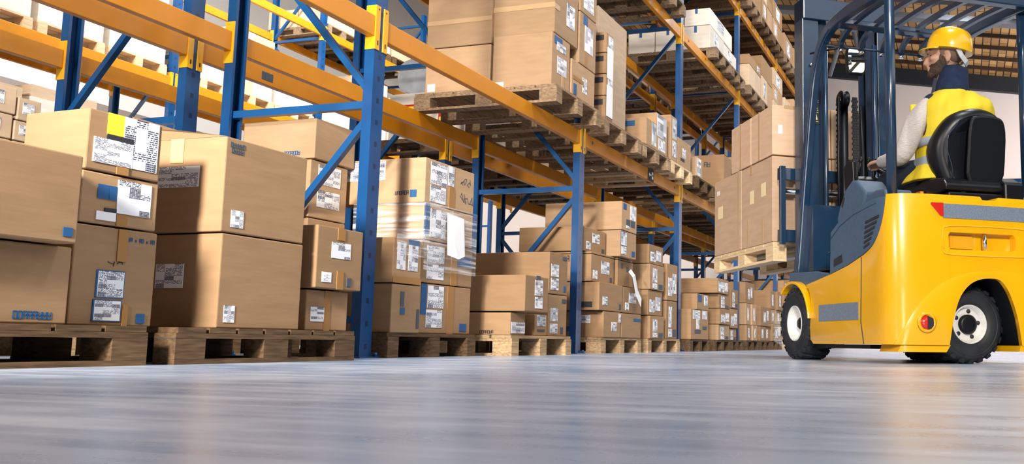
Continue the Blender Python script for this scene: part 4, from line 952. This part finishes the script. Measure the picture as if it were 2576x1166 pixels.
MB().rings([[(x, y, z + .0) for x, y, z in ((-.19, -.24, 0), (.02, -.26, 0), (.02, -.26, .13), (-.1, -.25, .15), (-.19, -.24, .11))], [(x, y, z) for x, y, z in ((-.19, -.12, 0), (.02, -.12, 0), (.02, -.12, .13), (-.1, -.12, .15), (-.19, -.12, .11))]], True, False).build('seat_hinge_cover', 'vinyl', st_, bevel=.012)
MB().box(-.135, -.12, .085, .115, .04, .105).build('seat_tag', 'paper', st_)
MB().tube([(-.12, .13, .12), (-.13, .10, .07), (-.12, .04, .03)], .0025, 6).build('tag_string', 'paper', st_)
MB().box(.05, .10, .24, .26, .03, .08).build('belt_buckle', 'orange_plastic', st_)
# ---------------------------------------------------------------- raised load
def local_obj(o, x, y, z=0):
    o.parent = None; c, s = math.cos(FR), math.sin(FR); o.location = (FO[0] + x * c - y * s, FO[1] + x * s + y * c, z); o.rotation_euler = (0, 0, FR); return o
pl = pallet(0, 0, 0, 1.27, .92, 'pale new wooden pallet raised on the forklift forks', None, 'wood_pale', 'x'); local_obj(pl, .49, -.46, .672)
# blocks sit on runners along the pallet length; forks pass between them
gl = 'plain cartons of the load on the forklift'
def lcarton(x0, x1, y0, y1, z0, z1, label, deco=()):
    """faces towards the truck's left side (+y local) and towards the driver (-x local)"""
    o = carton(0, x1 - x0, 0, y1 - y0, z0, z1, label, gl, 'card_load'); W, D, H = x1 - x0, y1 - y0, z1 - z0
    for f, (a, b, c, d), m, nm in deco:
        e = .0015; mb = MB()
        if f == 'L': vs = [(W * (1 - a), D + e, H * b), (W * (1 - c), D + e, H * b), (W * (1 - c), D + e, H * d), (W * (1 - a), D + e, H * d)]
        else: vs = [(-e, D * (1 - a), H * b), (-e, D * (1 - c), H * b), (-e, D * (1 - c), H * d), (-e, D * (1 - a), H * d)]
        n = Vector((0, -.0012, 0)) if f == 'L' else Vector((.0012, 0, 0))
        vs = [Vector(v) for v in vs]; mb.add(vs + [v + n for v in vs], [(0, 1, 2, 3), (7, 6, 5, 4), (0, 4, 5, 1), (1, 5, 6, 2), (2, 6, 7, 3), (3, 7, 4, 0)]); q = mb.build(nm, m, o)
        ul = q.data.uv_layers.new(name='uv')
        for p in q.data.polygons:
            for li in p.loop_indices: ul.data[li].uv = [(0, 0), (1, 0), (1, 1), (0, 1)][q.data.loops[li].vertex_index % 4]
    return local_obj(o, x0, y0, z0 + .001)
z0 = .809
lcarton(.505, 1.12, .0, .46, z0, 1.425, 'large load carton nearest the mast, lower layer, two cream labels', [('L', (.30, .52, .42, .68), 'postit', 'cream_label'), ('L', (.66, .56, .80, .72), 'postit', 'cream_label'), ('L', (.20, .0, .25, .35), 'tape_pale', 'tape'), ('L', (.66, .0, .72, .3), 'tape_pale', 'tape'), ('L', (.3, .88, .36, 1), 'tape_pale', 'tape')])
lcarton(1.13, 1.75, .0, .46, z0, 1.43, 'large load carton at front end, lower layer, one cream label', [('L', (.15, .48, .32, .64), 'postit', 'cream_label'), ('L', (.88, .0, .93, 1), 'tape_pale', 'tape'), ('L', (.1, .8, .2, .86), 'paper', 'label')])
lcarton(.505, 1.12, -.46, -.01, z0, 1.425, 'lower layer load carton on the far side nearest the mast')
lcarton(1.13, 1.75, -.46, -.01, z0, 1.425, 'lower layer load carton at far front corner')
lcarton(.515, .93, .0, .455, 1.434, 1.80, 'upper layer load carton nearest the mast with small white tag', [('R', (.10, .42, .17, .60), 'paper', 'white_tag'), ('L', (.35, .0, .42, 1), 'tape_pale', 'tape'), ('R', (.2, .93, .6, 1), 'tape_pale', 'tape')])
lcarton(.94, 1.36, .0, .455, 1.434, 1.80, 'upper layer load carton at front end', [('L', (.45, .0, .52, 1), 'tape_pale', 'tape')])
lcarton(.515, 1.36, -.46, -.01, 1.434, 1.80, 'upper layer load carton on the far side of the raised pallet')
# ---------------------------------------------------------------- driver
def remesh(o, vox=.007, sm=4, fac=.5):
    r = o.modifiers.new('r', 'REMESH'); r.mode = 'VOXEL'; r.voxel_size = vox; r.use_smooth_shade = True
    if sm: s_ = o.modifiers.new('s', 'SMOOTH'); s_.iterations = sm; s_.factor = fac
    evaluated(o)
    for p in o.data.polygons: p.use_smooth = True
    return o
def put(o, parent=None):
    if parent: o.parent = parent
    else: o.location = FO; o.rotation_euler = (0, 0, FR)
    return o
hF = Vector((.56, .83, -.04)).normalized(); hL = Vector((0, 0, 1)).cross(hF).normalized(); hU = hF.cross(hL)
HC = Vector((-.934, -.022, 1.762))
HR = Matrix((hF, hL, hU)).transposed()
def hp(f, l, u): return HC + hF * f + hL * l + hU * u
def torso(mb, g=0.0, z0=.98, z1=1.60, n=28, top=True, arm=0):
    S = [(.98, -.86, -.05, .175, .13), (1.06, -.865, -.055, .168, .125), (1.15, -.88, -.06, .160, .12), (1.25, -.90, -.07, .175, .125), (1.35, -.92, -.08, .195, .128), (1.43, -.93, -.09, .205, .122), (1.485, -.935, -.095, .190, .10), (1.525, -.94, -.08, .135, .082), (1.555, -.94, -.055, .085, .072), (1.60, -.935, -.035, .062, .062)]
    c5 = cat_rom(S, 3); rings = []
    for z, x, y, hw, hd in c5:
        if z < z0 - 1e-6 or z > z1 + 1e-6: continue
        ring = []
        for k in range(n):
            a = 2 * PI * k / n; ca, sa = math.cos(a), math.sin(a); e = .8
            ring.append((x + (hd + g) * math.copysign(abs(ca) ** e, ca) + .10 * sa * 0, y + (hw + g) * math.copysign(abs(sa) ** e, sa), z))
        rings.append(ring)
    return mb.rings(rings, True, True)
SH_L, EL_L, WR_L = Vector((-.925, .095, 1.455)), Vector((-.83, .20, 1.20)), Vector((-.53, .17, 1.205))
SH_R, EL_R, WR_R = Vector((-.93, -.275, 1.455)), Vector((-.80, -.36, 1.20)), Vector((-.47, -.16, 1.24))
def limb(mb, pts, rs): return mb.tube(cat_rom([tuple(p) for p in pts], 6), [r for r in [v[0] for v in cat_rom([(r, 0) for r in rs], 6)]], 16)
def hand(mb, wr, fwd, up, s):
    """palm and five curled fingers closing downward over a lever"""
    fwd = fwd.normalized(); sd = fwd.cross(up).normalized() * s; up = sd.cross(fwd).normalized() * s
    if up.z < 0: up = -up
    pc = wr + fwd * .05
    mb.ell(pc, (.046, .040, .016), 14, 8, Matrix((fwd, sd, up)).transposed())
    mb.tube([wr - fwd * .02, wr + fwd * .02], [.026, .026], 12)
    for i, (off, ln) in enumerate(((-.030, .062), (-.010, .070), (.010, .066), (.029, .052))):
        b = pc + fwd * .036 + sd * off
        k1 = b + fwd * ln * .42 - up * .008; k2 = k1 + fwd * ln * .22 - up * ln * .32; k3 = k2 - fwd * ln * .05 - up * ln * .26
        mb.tube([b - fwd * .015, b, k1, k2, k3], [.0095, .0095, .009, .0085, .0075], 10)
    b = pc - fwd * .015 - sd * .034
    mb.tube([b, b - sd * .018 + fwd * .02 - up * .008, b - sd * .02 + fwd * .045 - up * .018, b - sd * .012 + fwd * .062 - up * .026], [.013, .012, .0105, .009], 10)
bm_ = MB(); torso(bm_, -.012)
bm_.tube([(-.94, -.05, 1.50), (-.935, -.03, 1.60), HC + Vector((0, 0, -.07)) - hF * .015], [.062, .056, .056], 18)
bm_.ell(hp(-.012, 0, .035), (.098, .078, .098), 24, 16, HR)         # skull
bm_.ell(hp(.018, 0, -.02), (.078, .064, .082), 24, 16, HR)         # face
bm_.ell(hp(.040, 0, -.075), (.050, .046, .038), 20, 12, HR)        # jaw
bm_.ell(hp(.078, 0, -.095), (.020, .022, .018), 14, 10, HR)        # chin
bm_.tube([hp(.088, 0, .018), hp(.106, 0, -.012), hp(.116, 0, -.030), hp(.098, 0, -.040)], [.010, .012, .014, .010], 12)   # nose
for s in (1, -1):
    bm_.ell(hp(.100, s * .010, -.034), (.011, .008, .008), 10, 8, HR)
    bm_.ell(hp(.084, s * .034, .030), (.016, .026, .010), 12, 8, HR)     # brow
    bm_.ell(hp(.060, s * .050, -.015), (.026, .016, .018), 12, 8, HR)    # cheek
    bm_.ell(hp(-.016, s * .074, -.026), (.017, .009, .030), 12, 10, HR)  # ear
    bm_.tube([hp(-.022, s * .077, -.05), hp(-.032, s * .082, -.018), hp(-.022, s * .083, .006), hp(-.004, s * .080, .002)], [.005, .006, .006, .005], 8)
bm_.ell(hp(.094, 0, -.060), (.012, .022, .0065), 12, 8, HR); bm_.ell(hp(.092, 0, -.072), (.012, .020, .007), 12, 8, HR)
limb(bm_, (SH_L, EL_L, WR_L), (.052, .042, .028)); limb(bm_, (SH_R, EL_R, WR_R), (.052, .042, .028))
hand(bm_, WR_L, Vector((.95, -.10, .10)), Vector((0, 0, 1)), 1); hand(bm_, WR_R, Vector((.8, .45, .05)), Vector((0, 0, 1)), -1)
for s, kn, ft in ((.05, (-.44, .10, 1.06), (-.26, .12, .62)), (-.15, (-.44, -.22, 1.06), (-.26, -.24, .62))):
    limb(bm_, ((-.86, s, 1.06), (-.66, s + (.02 if s > 0 else -.03), 1.09), kn, ((kn[0] + ft[0]) / 2, kn[1], .83), ft), (.085, .082, .058, .055, .04))
    bm_.ell((ft[0] + .06, ft[1], .60), (.13, .045, .04), 16, 10)
drv = remesh(bm_.build('person', 'skin'), .0065, 3, .4)
put(drv); tag(drv, 'person driving the forklift in yellow safety vest and yellow hard hat, looking left', 'person')
def child(mb, name, m, vox=None, sm=3, **k):
    o = mb.build(name, m, **k)
    if vox: remesh(o, vox, sm)
    o.parent = drv; return o
# clothes
t = MB(); limb(t, (SH_L + Vector((-.005, -.03, .01)), SH_L + Vector((.03, .055, -.09)), EL_L, (EL_L + WR_L) / 2 + Vector((0, .005, -.012)), WR_L + Vector((.01, 0, 0))), (.066, .067, .056, .047, .036))
limb(t, (SH_R + Vector((-.005, .03, .01)), SH_R + Vector((.03, -.04, -.09)), EL_R, (EL_R + WR_R) / 2, WR_R + Vector((.01, 0, 0))), (.066, .067, .056, .047, .036))
for P, Q in ((EL_L, WR_L),):
    for k in range(5): c = P.lerp(Q, .05 + .16 * k); t.ell(c, (.02, .05 - .002 * k, .048 - .003 * k), 14, 8)
child(t, 'sweater', 'sleeve', .007, 2)
t = MB(); torso(t, .008, 1.0, 1.56); t.tube([(-.945, -.060, 1.53), (-.955, -.052, 1.585), (-.968, -.055, 1.64), (-.975, -.062, 1.69)], [.100, .092, .084, .074], 20)
t.ell((-.93, .075, 1.46), (.075, .05, .075), 16, 12)
child(t, 'jacket', 'navy_cloth', .008, 2)
t = MB(); torso(t, .026, 1.02, 1.545)
v = t.build('safety_vest', 'vest'); remesh(v, .008, 3)
cutL = MB().ell((-.90, .175, 1.40), (.095, .085, .155), 20, 14).build('c', 'ink'); cutR = MB().ell((-.90, -.36, 1.40), (.085, .085, .13), 20, 14).build('c', 'ink')
boolean(v, [cutL, cutR]); v.name = 'safety_vest'
for p in v.data.polygons: p.use_smooth = True
rr = random.Random(4)
for vv in v.data.vertices:
    c = vv.co; w_ = .005 * math.sin(c.z * 38 + c.y * 22) + .004 * math.sin(c.y * 60 + c.z * 15)
    vv.co.x -= w_; 
    if c.z < 1.14 and c.y > -.02: vv.co.y += (1.14 - c.z) * .35
    if c.z < 1.14: vv.co.x += (1.14 - c.z) * .35 * (1 if c.x > -.87 else -.2)
v.parent = drv
fl = MB(); fl.rings([[(-.80 + .02 * math.cos(a), .105 + .028 * math.sin(a), z) for a in [2 * PI * k / 12 for k in range(12)]] for z in (1.30, 1.36, 1.45, 1.50)], True)
child(fl, 'vest_front_flap', 'vest', .008, 3)
for za, zb in ((1.115, 1.165), (1.225, 1.27)):
    t = MB(); torso(t, .0335, .98, 1.6)
    o = t.build('reflective_band', 'vest_grey'); c = MB().box(-2, 0, -1, 1, za, zb).build('c', 'ink'); boolean(o, [c], 'INTERSECT'); o.name = 'reflective_band'
    for p in o.data.polygons: p.use_smooth = abs(p.normal.z) < .5
    o.parent = v
t = MB()
for s, kn, ft in ((.05, (-.44, .10, 1.06), (-.26, .12, .64)), (-.15, (-.44, -.22, 1.06), (-.26, -.24, .64))):
    limb(t, ((-.88, s, 1.06), (-.66, s + (.02 if s > 0 else -.03), 1.095), kn, ((kn[0] + ft[0]) / 2, kn[1], .83), ft), (.10, .095, .073, .064, .052))
t.ell((-.87, -.05, 1.05), (.13, .175, .085), 18, 12)
child(t, 'trousers', 'trousers', .009, 3)
for y in (.12, -.24):
    t = MB().ell((-.21, y, .60), (.145, .052, .042), 18, 10).box(-.345, -.08, y - .045, y + .045, .556, .575); child(t, 'shoe', 'black', .008, 2)
# beard, hair, helmet
t = MB(); t.ell(hp(.018, 0, -.02), (.0825, .0685, .0865), 24, 16, HR).ell(hp(.040, 0, -.077), (.056, .052, .043), 20, 12, HR).ell(hp(.080, 0, -.097), (.026, .028, .023), 14, 10, HR)
for s in (1, -1): t.ell(hp(.060, s * .046, -.03), (.028, .020, .03), 12, 8, HR)
o = t.build('beard', 'beard'); remesh(o, .005, 2)
bp_ = [(.002, .012), (.024, .012), (.034, -.030), (.060, -.050), (.088, -.050), (.14, -.046), (.14, -.15), (-.03, -.15), (-.012, -.075), (-.002, -.04)]
rr_ = [[hp(f, l, u) for f, u in bp_] for l in (-.12, .12)]
c = MB().rings(rr_, True, False).build('c', 'ink'); boolean(o, [c], 'INTERSECT'); o.name = 'beard'; o.parent = drv
for p in o.data.polygons: p.use_smooth = True
t = MB(); t.ell(hp(-.022, 0, .030), (.098, .0815, .088), 24, 16, HR)
o = t.build('hair', 'hair'); c = MB().add([hp(*q) for q in ((-.3, -.3, -.045), (.035, -.3, -.045), (.06, -.3, .3), (-.3, -.3, .3), (-.3, .3, -.045), (.035, .3, -.045), (.06, .3, .3), (-.3, .3, .3))], [(0, 3, 2, 1), (4, 5, 6, 7), (0, 1, 5, 4), (1, 2, 6, 5), (2, 3, 7, 6), (3, 0, 4, 7)]).build('c', 'ink')
boolean(o, [c], 'INTERSECT'); o.name = 'hair'; o.parent = drv
for s in (1, -1):
    child(MB().ell(hp(.0765, s * .031, .006), (.006, .010, .004), 12, 8, HR), 'eye', 'eye')
    child(MB().tube([hp(.092, s * .016, .032), hp(.094, s * .034, .037), hp(.082, s * .052, .032)], [.004, .005, .003], 8), 'eyebrow', 'brow')
# helmet: dome tilted back a little
tl = Matrix.Rotation(rad(-7), 3, hL) if False else Matrix.Rotation(rad(13), 3, -hL)
def he(f, l, u): return HC + tl @ (hF * f + hL * l + hU * u)
rings = []
for k in range(15):
    ph = PI / 2 * k / 14; rr_ = math.cos(ph) ** .6 if ph < PI / 2 - .01 else .02
    rings.append([he(-.018 + .131 * rr_ * math.cos(a) * (1.0), .1115 * rr_ * math.sin(a), .034 + .137 * math.sin(ph) ** .95 + (.006 if abs(math.sin(a)) < .25 else 0) * rr_) for a in [2 * PI * j / 40 for j in range(40)]])
hm = MB().rings([[he(-.018 + .125 * math.cos(a), .105 * math.sin(a), .029) for a in [2 * PI * j / 40 for j in range(40)]], [he(-.018 +   .133 * math.cos(a), .113 * math.sin(a), .028) for a in [2 * PI * j / 40 for j in range(40)]]] + rings, True, True)
helmet = hm.build('hard_hat', 'helmet'); helmet.parent = drv
pk = []
for j in range(13):
    a = -1.15 + 2.3 * j / 12; r2 = .132 + .038 * math.cos(a) ** 1.5 if math.cos(a) > 0 else .132
    pk.append((a, r2))
vs = [he(-.018 + .125 * math.cos(a), .106 * math.sin(a), .034) for a, r in pk] + [he(-.018 + r * math.cos(a), (r - .018) * math.sin(a), .024 - .010 * math.cos(a)) for a, r in pk]
vs2 = [v_ - hU * .006 for v_ in vs]; n = 13; fs = []
for j in range(n - 1):
    fs += [(j, j + 1, n + j + 1, n + j), (2 * n + j, 3 * n + j, 3 * n + j + 1, 2 * n + j + 1), (n + j, n + j + 1, 3 * n + j + 1, 3 * n + j), (j, 2 * n + j, 2 * n + j + 1, j + 1)]
fs += [(0, n, 3 * n, 2 * n), (n - 1, 3 * n - 1, 4 * n - 1, 2 * n - 1)]
q = MB(); q.add(vs + vs2, fs, True); q.build('peak', 'helmet', helmet)
ht = MB(); ht.tube([he(-.07, .082, .03), he(-.095, .072, -.005), he(-.125, .04, -.03), he(-.132, 0, -.035), he(-.125, -.04, -.03), he(-.095, -.072, -.005)], .01, rect=(.006, .028)); ht.build('head_strap', 'white_strap', helmet)
# ---------------------------------------------------------------- light and camera
w = bpy.data.worlds.new('World'); bpy.context.scene.world = w; w.use_nodes = True
bg = w.node_tree.nodes['Background']; bg.inputs[0].default_value = (1.0, .97, .94, 1); bg.inputs[1].default_value = .04
def area(name, loc, target, sx, sy, power, col=(1, 1, 1), spread=180):
    l = bpy.data.lights.new(name, 'AREA'); l.shape = 'RECTANGLE'; l.size = sx; l.size_y = sy; l.energy = power; l.color = col; l.spread = rad(spread)
    o = bpy.data.objects.new(name, l); C.objects.link(o); o.location = loc
    d = Vector(target) - Vector(loc); o.rotation_euler = d.to_track_quat('-Z', 'Y').to_euler(); return o
sun = bpy.data.lights.new('low_sun', 'SUN'); sun.energy = 3.0; sun.angle = rad(7); sun.color = (1, .93, .84)
so = bpy.data.objects.new('low_sun', sun); C.objects.link(so)
so.rotation_euler = Vector((.90, .20, -.30)).to_track_quat('-Z', 'Y').to_euler()
area('side_fill_right', (5, -8.8, 5.8), (6, 2, .8), 20, 3.0, 330, (1, .96, .92))  # added fill from the aisle side for the carton fronts, no window there
for k in range(4): area('overhead_fill', (4 + 5 * k, -3.4, 7.2), (4 + 5 * k, -1.5, 0), 1.2, 1.2, 250, (.94, .96, 1))  # added overhead fill for floor and goods, no fixtures behind it
area('work_lamp', (-.6, -.85, 1.8), (4.2, .15, 1.05), .4, .4, 88, (1, .96, .90), 75)
area('end_wall_fill', (21.5, -7.5, 4.5), (26, -3, 3.5), 1.5, 3, 400, (1, .95, .92))  # added unseen light, only brightens the back wall
area('next_aisle_fill', (7, 5.6, 7.6), (8.5, 8.4, 3), 14, 1.5, 1300, (1, .98, .96), 120)  # added unseen light to whiten the far rack, no roof opening there
cam = bpy.data.cameras.new('Camera'); co = bpy.data.objects.new('Camera', cam); C.objects.link(co)
f_, cx_, cy_, yaw, pitch, roll = 2315.29, 1700.45, 582.69, .30314, .11954, .0103
F = Vector((math.cos(yaw) * math.cos(pitch), math.sin(yaw) * math.cos(pitch), math.sin(pitch)))
Rr = F.cross(Vector((0, 0, 1))).normalized(); U = Rr.cross(F)
R2 = math.cos(roll) * Rr + math.sin(roll) * U; U2 = -math.sin(roll) * Rr + math.cos(roll) * U
mw = Matrix((R2, U2, -F)).transposed().to_4x4(); mw.translation = (0, -3.002, .09815); co.matrix_world = mw
cam.sensor_fit = 'HORIZONTAL'; cam.sensor_width = 36; cam.lens = f_ / 2576 * 36
cam.shift_x = -(cx_ - 1288) / 2576; cam.shift_y = (cy_ - 583) / 2576
cam.clip_start = .02; cam.clip_end = 200
s = bpy.context.scene; s.camera = co
s.view_settings.view_transform = 'Standard'; s.view_settings.look = 'None'; s.view_settings.exposure = -.14; s.view_settings.gamma = 1
try: s.view_settings.use_curve_mapping = False
except Exception: pass
s.cycles.use_denoising = True; s.cycles.max_bounces = 6; s.cycles.diffuse_bounces = 3; s.cycles.transparent_max_bounces = 16
